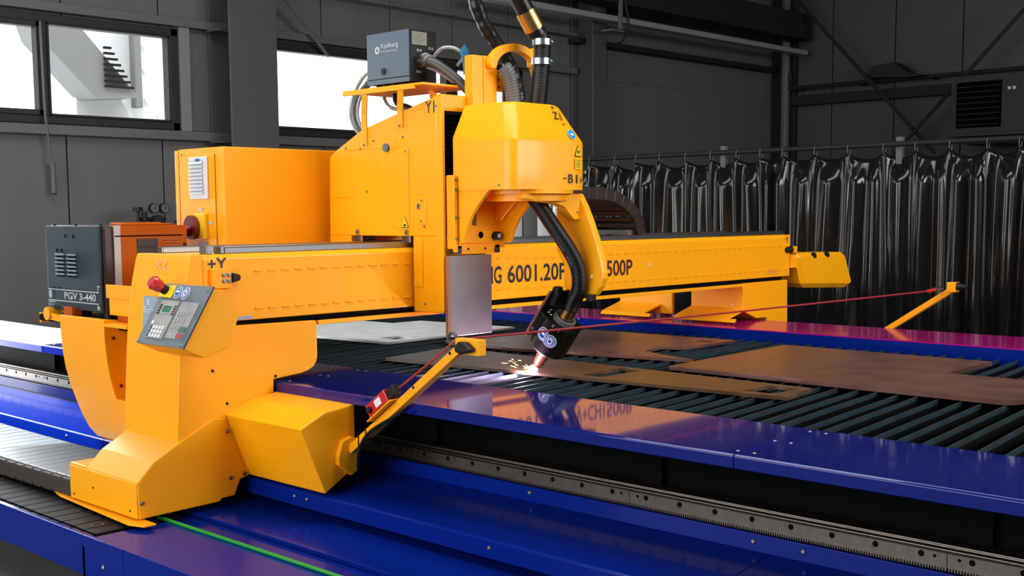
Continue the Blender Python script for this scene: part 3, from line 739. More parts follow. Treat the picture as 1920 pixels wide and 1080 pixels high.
# right drive hood
hood = prism('drive_hood', [(3.772, .597), (3.942, .672), (4.10, .688), (4.125, .692), (4.145, .69), (4.145, .337), (3.93, .216)], 'X', FX, -5.2, YEL, G, bevel=.007)
for xx, yy, zz in ((-5.85, 4.06, .68), (-5.40, 4.06, .68)): bolt(hood, (xx, yy, zz), 'z', .010)
for xx, zz in ((-5.86, .27), (-5.33, .27)): bolt(hood, (xx, 3.915, zz), '-y', .010, DARK)
# left drive hood, curved under
Bp = [(3.500, 1.117), (3.501, .996), (3.510, .874), (3.526, .768), (3.552, .661), (3.585, .560), (3.622, .46), (3.665, .37), (3.72, .30), (3.80, .256), (3.95, .25), (4.10, .30), (4.10, 1.05), (3.56, 1.105), (3.52, 1.117)]
lh = prism('left_drive_hood', Bp, 'X', -7.39, -6.81, YEL, G, bevel=.006)
prism('left_drive_hood_base', [p for p in Bp if p[1] < .62] + [(4.10, .62), (3.568, .62)], 'X', -6.812, -6.50, YEL, G, bevel=.004)
box('left_hood_recess', -6.80, -6.52, 3.80, 3.83, .6, 1.10, YEL, G)
prism('hood_collar', [(3.50, 1.075), (3.50, 1.095), (3.64, 1.095), (3.64, 1.075)], 'X', -6.81, -6.53, YEL, G, bevel=.003)
for zz, yy in ((1.0, 3.56), (.70, 3.60)): bolt(lh, (-6.81, yy, zz), 'x', .012, DRED)
br = box('console_bracket', -6.92, -6.53, 3.60, 3.95, 1.135, 1.30, YEL2, G); box('bracket_flange', -6.93, -6.53, 3.585, 3.60, 1.24, 1.325, YEL, br); box('bracket_foot', -6.86, -6.53, 3.62, 3.95, 1.09, 1.137, ORG, br)
box('rear_platform', -7.9, BX, 3.60, 6.3, 1.045, 1.09, BLACK, G)
box('rear_platform_edge', -7.9, -7.88, 3.60, 6.3, 1.03, 1.10, YEL, G)

# operator control panel
cp = prism('control_panel', [(3.305, 1.045), (3.495, 1.352), (3.56, 1.345), (3.655, 1.21), (3.60, 1.035), (3.43, .985)], 'X', -6.035, -5.575, YEL, G, bevel=.005)
pu = Vector((0, .19, .307)).normalized(); PO = Vector((-6.035, 3.305, 1.045)); pn = Vector((1, 0, 0)).cross(pu)
PL = Vector((0, .19, .307)).length
fp = decal('panel_plate', PO + pn * .001 - Vector((.008, 0, 0)), X, pu, .476, PL + .01, PANELM, cp, .012)
decal('panel_gasket', PO - Vector((.010, 0, 0)), X, pu, .482, PL + .014, DARK, cp, .004)
def on_panel(u, v, lift=.0135): return PO + Vector((1, 0, 0)) * (u * .46) + pu * (v * PL) + pn * lift
def pbox(name, u0, v0, u1, v1, m, t=.003, parent=None, lift=.013):
    return decal(name, on_panel(u0, v0, lift), X, pu, (u1 - u0) * .46, (v1 - v0) * PL, m, parent or cp, t)
pbox('key_field', .10, .10, .50, .74, KEYG, .002); pbox('membrane_field', .55, .13, .93, .74, mat('membrane_grey', (.33, .34, .34), .5, noise=.5, nscale=70), .002)
sc_ = pbox('display_bezel', .20, .52, .43, .66, PALE, .004, lift=.015); pbox('display', .225, .535, .405, .65, LCD, .002, sc_, .019)
for k in range(4):
    pbox('soft_key', .12, .50 + k * .045, .17, .53 + k * .045, DARK, .003, lift=.015); pbox('soft_key', .455, .50 + k * .045, .49, .53 + k * .045, DRED, .003, lift=.015)
for r in range(3):
    for c in range(5):
        pbox('key', .135 + c * .068, .115 + r * .07, .175 + c * .068, .165 + r * .07, WHITE if c else ZINC, .006, lift=.015)
pbox('key', .135, .33, .175, .38, WHITE, .006, lift=.015)
for r in range(3):
    for c in range(4): pbox('membrane_key', .58 + c * .06, .28 + r * .11, .62 + c * .06, .35 + r * .11, KEYG, .003, lift=.015)
pbox('green_key', .78, .245, .92, .325, mat('dark_green_key', (.03, .12, .07), .4), .004, lift=.015); pbox('red_key', .78, .14, .92, .225, mat('dull_red_key', (.28, .05, .05), .4), .004, lift=.015)
pbox('emergency_plate', -.02, .79, .27, 1.0, STKY, .006)
ec = on_panel(.09, .90, .015)
es = cyl('emergency_stop', ec + pn * .045, ec + pn * .095, .034, RED, cp, r2=.042, n=24); cyl('stop_collar', ec, ec + pn * .05, .027, DARK, es, n=20)
es2 = cyl('emergency_stop_dome', ec + pn * .095, ec + pn * .112, .042, RED, es, r2=.030, n=24)
mandatory_sign(on_panel(.36, .89), X, pu, .037, cp, 'eye'); mandatory_sign(on_panel(.53, .88), X, pu, .037, cp, 'ear')
for u, v in ((.02, .03), (.97, .04), (.96, .96)): bolt(cp, on_panel(u, v), '-y', .009, ZINC)

# rope safety arms
def rope_arm(p0, p1, side):
    a = MB(); d = (Vector(p1) - Vector(p0)).normalized(); n = Vector((0, 1, 0)); u = n.cross(d)
    if u.z < 0: u = -u
    w, h = .028, .045
    V = [];
    for p in (p0, p1):
        for sy, su in ((-1, -1), (1, -1), (1, 1), (-1, 1)): V.append(Vector(p) + n * (w * sy) + u * (h / 2 * su))
    return a.add(V, [[0, 1, 2, 3], [4, 5, 6, 7], [0, 1, 5, 4], [1, 2, 6, 5], [2, 3, 7, 6], [3, 0, 4, 7]])
arm = rope_arm((-5.17, 4.10, .445), (-4.27, 4.10, 1.085), 1).build('rope_arm', YEL2, G, bevel=.003)
prism('arm_foot_plate', [(4.0, .42), (4.03, .50), (4.10, .52), (4.145, .50), (4.145, .33), (4.09, .30), (4.0, .37)], 'X', -5.2, -5.165, YEL, arm)
box('arm_head', -4.30, -4.13, 4.07, 4.12, 1.05, 1.13, YEL2, arm)
prism('rope_pulley', [(-4.27, 1.09), (-4.245, 1.118), (-4.20, 1.118), (-4.15, 1.085), (-4.16, 1.07), (-4.23, 1.055), (-4.265, 1.065)], 'Y', 4.03, 4.07, DARK, arm, bevel=.01)
for xx, zz in ((-4.34, 1.05), (-4.62, .85)): bolt(arm, (xx, 4.072, zz), '-y', .009, DARK)
for t in (.10, .17): 
    c = Vector((-5.17, 4.10, .445)).lerp(Vector((-4.27, 4.10, 1.085)), t); box('cable_tie', c.x - .004, c.x + .004, c.y - .031, c.y + .031, c.z - .035, c.z + .035, DARK, arm, bevel=0)
eye = MB().tube([(-4.36 + .03 * math.cos(a), 4.11, 1.12 + .03 * math.sin(a)) for a in [2 * PI * k / 12 for k in range(13)]], .009, 6, cap=False).build('rope_shackle', mat('dull_steel', (.12, .12, .12), .4, metal=.9), arm)
sw = thing('pull_rope_switch', (-4.78, 4.08, .86), 'red pull rope switch box mounted on the near yellow arm', 'switch')
def along(t, off): 
    p = Vector((-5.17, 4.10, .445)).lerp(Vector((-4.27, 4.10, 1.085)), t); return p + Vector((-.58, 0, .815)) * off
d_ = (Vector((-4.27, 0, 1.085)) - Vector((-5.17, 0, .445))).normalized()
def rbox(name, t0, t1, o0, o1, y0, y1, m, parent, bevel=.004):
    P = [along(t0, o0), along(t1, o0), along(t1, o1), along(t0, o1)]
    V = [Vector((p.x, y0, p.z)) for p in P] + [Vector((p.x, y1, p.z)) for p in P]
    return mesh(name, V, [[0, 1, 2, 3], [4, 5, 6, 7], [0, 1, 5, 4], [1, 2, 6, 5], [2, 3, 7, 6], [3, 0, 4, 7]], m, parent, bevel=bevel)
swb = rbox('switch_body', .27, .44, .045, .115, 4.05, 4.12, RED, sw); rbox('switch_label', .345, .395, .06, .10, 4.047, 4.05, WHITE, swb, 0); 
kn = along(.295, .078); cyl('switch_knob', (kn.x, 4.035, kn.z), (kn.x, 4.05, kn.z), .018, DARK, swb, n=12)
rbox('switch_gland', .44, .50, .05, .105, 4.06, 4.11, DARK, sw)
rbox('switch_shelf', .26, .47, .026, .034, 4.03, 4.13, YEL2, sw, .001)
gl = along(.255, .06); cyl('switch_lamp', (gl.x, 4.08, gl.z), along(.24, .05), .012, WHITE, sw, n=8)
tag(tube('safety_rope', [along(.50, .08), along(.66, .07), along(.86, .06), (-4.33, 4.11, 1.12), (-4.28, 4.13, 1.122), (-4.22, 6.6, 1.108), (-4.20, 9.22, 1.10)], .0065, mat('red_rope', (.30, .012, .015), .5), n=6), 'thin red safety rope stretched from the near arm across the table', 'rope')
tube('arm_cable', spline([along(.46, .02) + Vector((.03, -.03, -.06)), (-4.95, 4.06, .585), (-5.03, 4.05, .50), (-5.07, 4.06, .42), (-5.12, 4.10, .34)]), .010, DARK, arm, n=8)
farm = rope_arm((-4.75, 9.52, .70), (-4.13, 9.52, 1.105), 1).build('rope_arm', YEL2, G, bevel=.003)
box('arm_head', -4.17, -4.10, 9.48, 9.56, 1.08, 1.16, YEL2, farm); cyl('rope_pulley', (-4.10, 9.52, 1.125), (-4.02, 9.52, 1.125), .035, DARK, farm, r2=.015, n=12)
MB().tube([(-4.21 + .03 * math.cos(a), 9.40 + .06 * math.sin(a), 1.11) for a in [2 * PI * k / 12 for k in range(13)]], .011, 6, cap=False).build('rope_shackle', mat('dull_steel', (.12, .12, .12), .4, metal=.9), farm)
cyl('rope_clamp', (-4.20, 9.20, 1.10), (-4.20, 9.33, 1.105), .014, RED, farm, n=8)
box('arm_mount', -5.2, -4.72, 9.50, 9.60, .55, .73, YEL, farm)
# left rope arm beside the console
larm = rope_arm((-7.39, 3.62, 1.06), (-7.75, 3.62, 1.085), 1).build('rope_arm', YEL2, G, bevel=.003)
cyl('rope_pulley', (-7.75, 3.58, 1.10), (-7.75, 3.66, 1.10), .045, YEL2, larm, n=16); box('arm_clamp', -7.52, -7.40, 3.59, 3.66, 1.09, 1.16, ORG, larm)
MB().tube([(-7.64 + .07 * math.cos(a), 3.62, 1.15 + .02 * math.sin(a)) for a in [2 * PI * k / 12 for k in range(13)]], .010, 6, cap=False).build('rope_shackle', mat('dull_steel', (.12, .12, .12), .4, metal=.9), larm)
bolt(larm, (-7.7, 3.59, 1.08), '-y', .010)

# far end: leg, skirts, cable box
leg = prism('far_leg', [(9.20, 1.10), (9.20, .85), (9.42, .77), (9.60, .765), (9.62, .55), (9.97, .55), (9.955, 1.10)], 'X', -6.50, FX, YEL, G, bevel=.006)
box('far_leg_rear', -7.35, -6.72, 9.20, 9.24, .78, 1.10, YEL, G, bevel=.006)
box('far_leg_web', -6.86, -6.5, 9.75, 9.78, .6, 1.10, BACKD, G)
for x0, x1 in ((-6.50, FX + .02), (-7.36, -6.85)):
    sk = prism('leg_skirt', [(9.21, .875), (8.93, .80), (8.93, .79), (9.21, .855)], 'X', x0, x1, YEL, G, bevel=.002)
    prism('skirt_lip', [(8.935, .80), (8.91, .77), (8.915, .768), (8.94, .79)], 'X', x0, x1 + .08, YEL, sk, bevel=.001)
for xx, zz in ((-6.35, 1.05), (-6.10, 1.04), (-6.30, .90), (-6.05, .90), (-7.2, 1.05), (-7.0, 1.04)): bolt(leg, (xx, 9.199, zz), '-y', .010, WHITE)
cbx = prism('far_cable_box', [(10.02, 1.335), (10.07, 1.352), (10.95, 1.335), (11.12, 1.02), (11.04, .975), (10.15, 1.015)], 'X', -6.15, -5.86, YEL2, G, bevel=.05, seg=1)
for yy in (10.33, 10.58): cyl('round_cap', (-5.875, yy, 1.318), (-5.858, yy, 1.325), .03, DARK, cbx, n=14)
box('cable_box_arm', -6.1, -5.9, 9.975, 10.10, 1.21, 1.335, YEL2, G)

# energy chain arching down behind the beam
ec_ = thing('beam_cable_chain', (-6.85, 7.6, 1.6), 'dark brown cable chain arching down onto the beam behind the torch head', 'cable chain')
arcp = [(6.3 + .09 * k, 1.90) for k in range(12)]
for k in range(9):
    a = PI / 2 - k * (PI / 2) / 8; arcp.append((7.39 + .34 * math.cos(a) * 1.75, 1.56 + .34 * math.sin(a)))
def arcn(i):
    a = Vector(arcp[max(0, i - 1)]); b = Vector(arcp[min(len(arcp) - 1, i + 1)]); t = (b - a).normalized(); return t, Vector((-t.y, t.x))
BRN = mat('brown_chain', (.05, .02, .01), .4); DCH = mat('dark_chain', (.02, .008, .009), .4)
for i in range(len(arcp) - 1):
    a = Vector(arcp[i]); b = Vector(arcp[i + 1]); t = (b - a).normalized(); n = Vector((-t.y, t.x))
    q = [a + n * .05, b + n * .05, b - n * .05, a - n * .05]
    for xs in (-6.70, -6.17): MB().prism([(p.x, p.y) for p in q], 'X', xs, xs + .03).build('link_side', DCH, ec_, bevel=.004)
    q2 = [a + n * .052 + t * .008, b + n * .052 - t * .008, b + n * .042 - t * .008, a + n * .042 + t * .008]
    MB().prism([(p.x, p.y) for p in q2], 'X', -6.67, -6.17).build('link_cover', DCH, ec_)
    q3 = [a - n * .042 + t * .02, b - n * .042 - t * .02, b - n * .052 - t * .02, a - n * .052 + t * .02]
    MB().prism([(p.x, p.y) for p in q3], 'X', -6.67, -6.17).build('link_crossbar', BRN, ec_)
box('chain_landing_bracket', -6.66, -6.2, 7.86, 8.08, 1.53, 1.60, BACKG, ec_)

# ================================================================== ELECTRICAL CABINET
cab = thing('electrical_cabinet', (-7.15, 4.9, 1.09), 'tall yellow electrical cabinet with vent grille and rotary main switch', 'cabinet')
CYF = 4.43
box('cabinet_body', -7.44, -6.885, CYF, 5.75, 1.09, 2.20, YEL, cab, bevel=.006)
box('cabinet_rear_door', -7.50, -7.452, CYF + .0, 5.75, 1.12, 2.195, YEL2, cab, bevel=.008)
dr = box('front_cover', -7.40, -6.99, CYF - .006, CYF - .0005, 1.12, 2.155, YEL2, cab, bevel=.003)
box('cover_gap', -6.99, -6.985, CYF - .003, CYF + .001, 1.12, 2.155, mat('gap_brown', (.30, .08, .002), .6), cab, bevel=0)
gx0, gx1, gz0, gz1 = -7.285, -7.06, 1.855, 2.14
box('vent_grille', gx0, gx1, CYF - .02, CYF - .006, gz0, gz1, mat('pale_grille', (.62, .66, .70), .4), cab, bevel=.006)
for k in range(9):
    z = gz0 + .035 + k * .0255
    prism('grille_slat', [(CYF - .034, z), (CYF - .032, z + .004), (CYF - .02, z + .019), (CYF - .02, z + .012)], 'X', gx0 + .01, gx1 - .045, mat('pale_grille', (.62, .66, .70), .4), cab, bevel=0)
    box('grille_gap', gx0 + .012, gx1 - .047, CYF - .0215, CYF - .02, z + .012, z + .0195, DARK, cab, bevel=0)
decal('grille_badge', (gx0 + .09, CYF - .022, gz1 - .032), X, Z, .05, .02, STKB, cab)
swp = box('switch_plate', -7.20, -7.085, CYF - .04, CYF - .006, 1.585, 1.76, STKY, cab, bevel=.006)
disc('main_switch', (-7.215, CYF - .04, 1.665), X, Z, .082, DRED, swp, .03, n=28)
hd = MB().prism([(-7.275, 1.615), (-7.255, 1.60), (-7.19, 1.66), (-7.205, 1.68)], 'Y', CYF - .105, CYF - .07).build('switch_handle', mat('handle_red', (.30, .07, .07), .3), swp, bevel=.006)
decal('switch_label', (-7.20, CYF - .008, 1.775), X, Z, .05, .022, PALE, cab); decal('switch_label', (-7.07, CYF - .008, 1.685), X, Z, .045, .022, PALE, cab)
decal('cabinet_name_plate', (-7.22, CYF - .008, 1.535), X, Z, .115, .027, STKG, cab)
for zz in (2.16, 2.125): bolt(cab, (-7.40, CYF - .002, zz), '-y', .008)

# ================================================================== GAS CONSOLE
gc = thing('gas_console', (-7.4, 3.9, 1.09), 'slate grey and orange gas console standing on the gantry platform', 'console')
x0, x1, z0, z1 = -7.79, -7.045, 1.137, 1.688
box('console_front_frame', x0, x1, 3.635, 3.715, z0, z1, mat('black_brown_frame', (.03, .018, .022), .4), gc, bevel=.02)
box('front_panel', x0 + .002, x1 - .004, 3.615, 3.634, z0 + .003, z1 - .002, SLATE, gc, bevel=.012)
box('console_stripe', x0, x1, 3.716, 3.762, z0, z1 - .002, mat('pale_stripe', (.42, .40, .40), .45), gc, bevel=.002)
ob = box('console_body', x0, x1, 3.763, 4.235, z0, z1 - .004, ORG, gc, bevel=.004)
box('lid_seam', x1 - .002, x1 + .0015, 3.72, 4.20, 1.615, 1.623, BLACK, gc, bevel=0)
box('side_recess', x1 - .002, x1 + .006, 3.87, 4.02, 1.475, 1.60, mat('recess_black', (.012, .011, .011), .5), gc, bevel=.004)
box('recess_ledge', x1, x1 + .009, 3.885, 4.01, 1.545, 1.552, DARK, gc, bevel=0)
for k in range(5): prism('side_louver', [(4.045, 1.51 + k * .019), (4.185, 1.51 + k * .019), (4.185, 1.521 + k * .019), (4.045, 1.521 + k * .019)], 'X', x1 - .001, x1 + .004, mat('louver_orange', (.30, .055, .002), .45), gc, bevel=.003)
cyl('side_knob', (x1, 4.215, 1.557), (x1 + .006, 4.215, 1.557), .013, DARK, gc, n=10)
for yy, hh in ((3.95, .55), (3.7, .0)):
    pass
for xx, yy in ((x0 + .12, 3.68), (x0 + .37, 3.68), (x1 - .1, 3.68)): pass
for c in range(2):
    for r in range(6):
        xx = -7.64 + c * .165; zz = 1.36 + r * .0255
        prism('front_louver', [(3.614, zz), (3.600, zz + .008), (3.602, zz + .014), (3.614, zz + .016)], 'X', xx, xx + .125, mat('louver_steel', (.20, .26, .32), .35), gc, bevel=.002)
        box('louver_gap', xx + .004, xx + .121, 3.6125, 3.615, zz - .009, zz, BLACK, gc, bevel=0)
for xx, zz in ((-7.50, 1.62), (-7.39, 1.617), (-7.625, 1.525), (-7.56, 1.524), (-7.69, 1.27), (-7.62, 1.27)): cyl('vent_hole', (xx, 3.6135, zz), (xx, 3.6145, zz), .012, BLACK, gc, n=10)
for zz in (1.265, 1.192): box('front_stripe', x0 + .02, x1 - .035, 3.612, 3.615, zz - .003, zz + .003, PALE, gc, bevel=0)
text('PGV 3-440', (-7.545, 3.615, 1.206), X, Z, .43, .047, PALE, gc, bold=.02)
disc('maker_emblem', (-7.745, 3.615, 1.232), X, Z, .022, PALE, gc, .002, n=16, r_in=.006, ry=.028)
text('Kjellberg', (-7.77, 3.615, 1.172), X, Z, .10, .016, PALE, gc, bold=.02); text('FINSTERWALDE', (-7.77, 3.615, 1.158), X, Z, .10, .008, PALE, gc)
for k in range(3): decal('side_mark', (-7.09, 3.613, 1.30 - k * .017), X, Z, .03 if k == 0 else .012, .006, WHITE, gc)
decal('side_mark', (-7.095, 3.613, 1.155), X, Z, .03, .025, STKG, gc)
for xx in (-7.62, -7.46, -7.15): cyl('rubber_foot', (xx, 3.72, 1.09), (xx, 3.72, 1.14), .035, DARK, gc, n=14)
for xx in (-7.70, -7.40, -7.07): cyl('lid_screw', (xx, 3.64, z1 - .002), (xx, 3.64, z1 + .008), .012, DARK, gc, n=8)
box('lid_handle', -7.45, -7.30, 3.90, 4.20, z1 - .004, z1 + .016, ORG, gc, bevel=.012)
box('lid_plate', -7.2, -7.08, 3.80, 4.15, z1 - .004, z1 + .010, ORG, gc, bevel=.006)

# gas regulators behind the console (on bottles standing on the floor behind the gantry)
for gi, (gy, dz, lb) in enumerate(((5.30, 0, 'gas regulator with two gauges on the left bottle behind the console'), (5.72, .045, 'gas regulator with two gauges, half hidden by the cabinet'))):
    gr = thing('gas_regulator', (-9.5, gy, ZF), lb, 'regulator', 'gas regulators on bottles')
    gx = -9.5; zc = 1.74 + dz
    kr = 12.4 / 9.5; gr.location = Vector((0, 0, 1.75)) + (Vector(gr.location) - Vector((0, 0, 1.75))) * kr; gr.scale = (kr, kr, kr)
    cyl('gas_bottle', (gx, gy, 1.75 + (ZF - 1.75) / kr), (gx, gy, 1.42), .11, BACKD, gr, n=20); cyl('bottle_shoulder', (gx, gy, 1.42), (gx, gy, 1.56), .11, BACKD, gr, r2=.03, n=20)
    cyl('bottle_valve', (gx, gy, 1.55), (gx, gy, 1.78), .025, BACKD, gr, n=12); cyl('valve_wheel', (gx, gy - .06, 1.785 + dz), (gx, gy - .06, 1.82 + dz), .05, DARK, gr, r2=.035, n=14)
    cyl('valve_spindle', (gx, gy - .06, 1.70), (gx, gy - .06, 1.80 + dz), .018, BACKD, gr, n=8)
    cyl('regulator_body', (gx - .03, gy + .12, 1.70 + dz), (gx + .05, gy + .12, 1.70 + dz), .05, DARK, gr, n=16)
    cyl('regulator_pipe', (gx, gy - .04, 1.715 + dz), (gx, gy + .2, 1.715 + dz), .018, DARK, gr, n=8)
    cyl('outlet_pipe', (gx, gy + .12, 1.55), (gx, gy + .12, 1.70), .018, BACKG, gr, n=8); cyl('lower_wheel', (gx, gy - .06, 1.68), (gx, gy - .06, 1.70), .06, DARK, gr, n=14)
    for yy in (.07, .17):
        g = cyl('gauge', (gx + .02, gy + yy, 1.81 + dz), (gx + .06, gy + yy, 1.81 + dz), .045, DARK, gr, n=18); cyl('gauge_face', (gx + .06, gy + yy, 1.81 + dz), (gx + .062, gy + yy, 1.81 + dz), .037, BACKG, g, n=18)
        box('gauge_needle', gx + .062, gx + .064, gy + yy - .003, gy + yy + .003, 1.80 + dz, 1.83 + dz, BLACK, g, bevel=0)

# ================================================================== CARRIAGE
CA = thing('torch_carriage', (-6.2, 5.45, 1.56), 'yellow carriage with sloped top riding on the beam', 'carriage')
YC = 5.23
body = prism('carriage_body', [(-6.80, 1.60), (-6.785, 2.146), (-6.71, 2.19), (-6.42, 2.32), (-5.70, 2.488), (-5.66, 2.505), (-5.64, 2.505), (-5.64, 1.60)], 'Y', YC, 5.70, YEL2, CA, bevel=.006)
box('carriage_lower', -6.80, -6.56, YC, 5.70, 1.20, 1.60, YEL, CA, bevel=.004)
box('front_skirt', -5.915, -5.625, YC, 5.62, 1.105, 1.60, YEL, CA, bevel=.006)
box('skirt_plate', -5.905, -5.82, YC - .006, YC, 1.27, 1.585, YEL2, CA, bevel=.003)
box('front_edge_strip', -5.675, -5.618, YC - .004, YC + .02, 1.115, 2.50, YEL2, CA, bevel=.004)
# bellows
box('bellows_recess', -5.645, -5.632, 5.255, 5.66, 1.99, 2.40, BLACK, CA, bevel=0)
for k in range(14): prism('bellows_fold', [(-5.632, 2.0 + k * .028), (-5.615, 2.014 + k * .028), (-5.632, 2.028 + k * .028)], 'Y', 5.26, 5.66, BLACK, CA, bevel=0)
# inspection cover with a rounded left edge
cv = [(-5.945, 1.63), (-5.945, 2.18)]
for k in range(13):
    a = PI / 2 + k * PI / 12; cv.append((-6.02 + .26 * math.cos(a) * (1 if k else 1), 1.905 + .255 * math.sin(a)))
prism('inspection_cover', [(p[0], p[1]) for p in [(-5.945, 1.64), (-5.945, 2.172)] + [(-5.96 - .32 * math.sin(PI * k / 14), 1.905 + .265 * math.cos(PI * k / 14)) for k in range(15)]], 'Y', YC - .005, YC, YEL2, CA, bevel=.002)
box('small_cover', -6.76, -6.53, YC - .004, YC, 1.865, 1.94, YEL2, CA, bevel=.003)
prism('upper_seam_cover', [(-6.62, 2.19), (-6.09, 2.235), (-6.04, 2.20), (-6.04, 2.185), (-6.62, 2.185)], 'Y', YC - .003, YC, YEL2, CA, bevel=.002)
cyl('round_button', (-6.163, YC - .018, 2.187), (-6.163, YC, 2.187), .028, mat('button_grey', (.10, .13, .16), .4), CA, n=20)
bp_ = prism('latch_plate', [(-5.875, 1.845), (-5.80, 1.845), (-5.775, 1.82), (-5.775, 1.68), (-5.875, 1.68)], 'Y', YC - .004, YC, YEL2, CA, bevel=.002)
for xx, zz in ((-5.85, 1.795), (-5.975, 1.625), (-6.485, 1.625)): 
    l_ = box('latch', xx - .014, xx + .014, YC - .010, YC - .002, zz - .018, zz + .018, ZINC, CA, bevel=.003); box('latch_slot', xx - .008, xx + .008, YC - .012, YC - .010, zz - .003, zz + .003, BLACK, l_, bevel=0)
warning_triangle((-5.985, YC - .006, 1.685), X, Z, .075, CA, False)
for xx, zz in ((-5.82, 1.835), (-5.83, 1.70), (-5.80, 1.665), (-5.975, 2.155), (-6.30, 2.24), (-6.0, 2.25), (-6.60, 2.20), (-6.44, 2.19), (-5.67, 2.43), (-6.38, 1.90), (-5.80, 1.16)): bolt(CA, (xx, YC - .004, zz), '-y', .008, ZINC)
text('Y1', (-5.775, YC, 2.39), X, Z, .085, .075, INK, CA, bold=.01, lift=.002)
for xx, in ((-6.49,), (-5.99,)):
    b_ = box('bearing_block', xx - .05, xx + .05, YC + .01, YC + .12, 1.562, 1.60, mat('dark_steel_block', (.10, .12, .13), .3, metal=.8), CA); box('block_cap', xx + .02, xx + .052, YC - .002, YC + .012, 1.555, 1.60, ZINC, b_)
# stand for the junction box
stn = [box('stand_plate', -6.53, -5.72, 5.16, 5.62, 2.565, 2.58, YEL2, CA, bevel=.003)]
box('stand_lip', -6.53, -5.80, 5.155, 5.17, 2.545, 2.58, YEL2, CA, bevel=.002)
def strut(pts, wdir=.028): 
    m2 = MB()
    for a, b in zip(pts[:-1], pts[1:]):
        V = []
        for p in (a, b): V += [(p[0] - wdir, p[1], p[2]), (p[0] + wdir, p[1], p[2]), (p[0] + wdir, p[1] + .008, p[2]), (p[0] - wdir, p[1] + .008, p[2])]
        m2.add(V, [[0, 1, 2, 3], [4, 5, 6, 7], [0, 1, 5, 4], [1, 2, 6, 5], [2, 3, 7, 6], [3, 0, 4, 7]])
    return m2
strut([(-6.39, 5.222, 2.20), (-6.39, 5.222, 2.42), (-6.31, 5.165, 2.56)]).build('stand_leg', YEL2, CA)
strut([(-6.02, 5.222, 2.31), (-6.02, 5.222, 2.415), (-5.945, 5.165, 2.56)]).build('stand_leg', YEL2, CA)
strut([(-6.02, 5.60, 2.36), (-6.12, 5.60, 2.56)]).build('stand_leg', YEL2, CA); strut([(-5.80, 5.40, 2.45), (-5.92, 5.40, 2.56)]).build('stand_leg', YEL2, CA)
for xx, zz in ((-6.39, 2.215), (-6.02, 2.325)): bolt(CA, (xx, 5.218, zz), '-y', .009, ZINC)
# mast with curved hose support
ms = box('mast', -5.66, -5.58, 5.47, 5.68, 2.42, 2.765, YEL2, CA, bevel=.004)
box('mast_side', -5.58, -5.572, 5.56, 5.68, 2.42, 2.765, YEL, CA, bevel=.002)
box('mast_bracket', -5.60, -5.585, 5.66, 5.82, 2.545, 2.685, YEL2, CA, bevel=.003)
for zz in (2.57, 2.62, 2.67): bolt(CA, (-5.572, 5.695, zz), 'x', .008, DARK)
arcpts = []
for k in range(13):
    a = PI * (1 - .07 - k / 12 * .86); arcpts.append((5.845 + .21 * math.cos(a), 2.70 + .155 * math.sin(a)))
hv = MB(); q = [(5.845 + .25 * math.cos(PI * (.96 - k / 14 * .88)), 2.69 + .175 * math.sin(PI * (.96 - k / 14 * .88))) for k in range(15)]
q2 = [(5.845 + .195 * math.cos(PI * (.96 - k / 14 * .88)), 2.69 + .125 * math.sin(PI * (.96 - k / 14 * .88))) for k in range(15)]
hv.prism(q + q2[::-1], 'X', -5.60, -5.54).build('hose_support_arch', YEL2, CA, bevel=.004)
cyl('arch_pivot', (-5.60, 5.615, 2.72), (-5.535, 5.615, 2.72), .035, YEL2, CA, n=16)
prism('hose_saddle', [(6.0, 2.84), (6.05, 2.86), (6.085, 2.80), (6.09, 2.66), (6.06, 2.65), (6.03, 2.72), (6.01, 2.73)], 'X', -5.61, -5.53, YEL2, CA, bevel=.004)

# junction box on the stand
jb = thing('junction_box', (-6.2, 5.4, 2.58), 'blue grey torch junction box on the yellow stand above the carriage', 'box')
box('box_body', -6.435, -6.012, 5.31, 5.545, 2.62, 2.955, SLATE, jb, bevel=.004)
fcv = box('front_cover', -6.437, -6.010, 5.298, 5.309, 2.655, 2.957, SLATE2, jb, bevel=.003); box('front_base', -6.437, -6.010, 5.298, 5.309, 2.618, 2.65, SLATE2, jb, bevel=.003)
box('side_cover', -6.011, -6.004, 5.312, 5.54, 2.62, 2.955, mat('dark_side', (.006, .010, .013), .45, spec=.25), jb, bevel=.002)
text('Kjellberg', (-6.285, 5.298, 2.845), X, Z, .175, .04, PALE, fcv, bold=.01); text('FINSTERWALDE', (-6.285, 5.298, 2.825), X, Z, .165, .014, PALE, fcv)
disc('maker_emblem', (-6.325, 5.298, 2.845), X, Z, .026, PALE, fcv, .002, n=16, r_in=.010)
disc('key_lock', (-6.26, 5.298, 2.70), X, Z, .022, DARK, fcv, .008, n=18)
decal('rating_plate', (-6.004, 5.325, 2.86), Y, Z, .13, .085, mat('plate_grey_green', (.26, .28, .22), .5), jb)
for k in range(5): decal('plate_line', (-6.0018, 5.335, 2.875 + k * .013), Y, Z, .07 + .02 * (k % 3), .003, mat('line_grey', (.10, .12, .09), .5), jb, .0006)
for yy, zz in ((5.375, 2.825), (5.40, 2.825), (5.37, 2.685), (5.395, 2.684), (5.48, 2.845), (5.505, 2.843)): disc('side_mark', (-6.004, yy, zz), Y, Z, .009, PALE, jb, .001, n=10, r_in=.005)
cn = cyl('cable_gland', (-6.004, 5.40, 2.755), (-5.95, 5.40, 2.755), .05, STEEL, jb, n=24); cyl('gland_ring', (-5.95, 5.40, 2.755), (-5.925, 5.40, 2.752), .042, ZINC, cn, n=24)
for k, xx in enumerate((-6.38, -6.30, -6.2, -6.10, -6.03)): box('box_foot', xx, xx + .022, 5.33, 5.36, 2.58, 2.62, BLACK, jb, bevel=0)
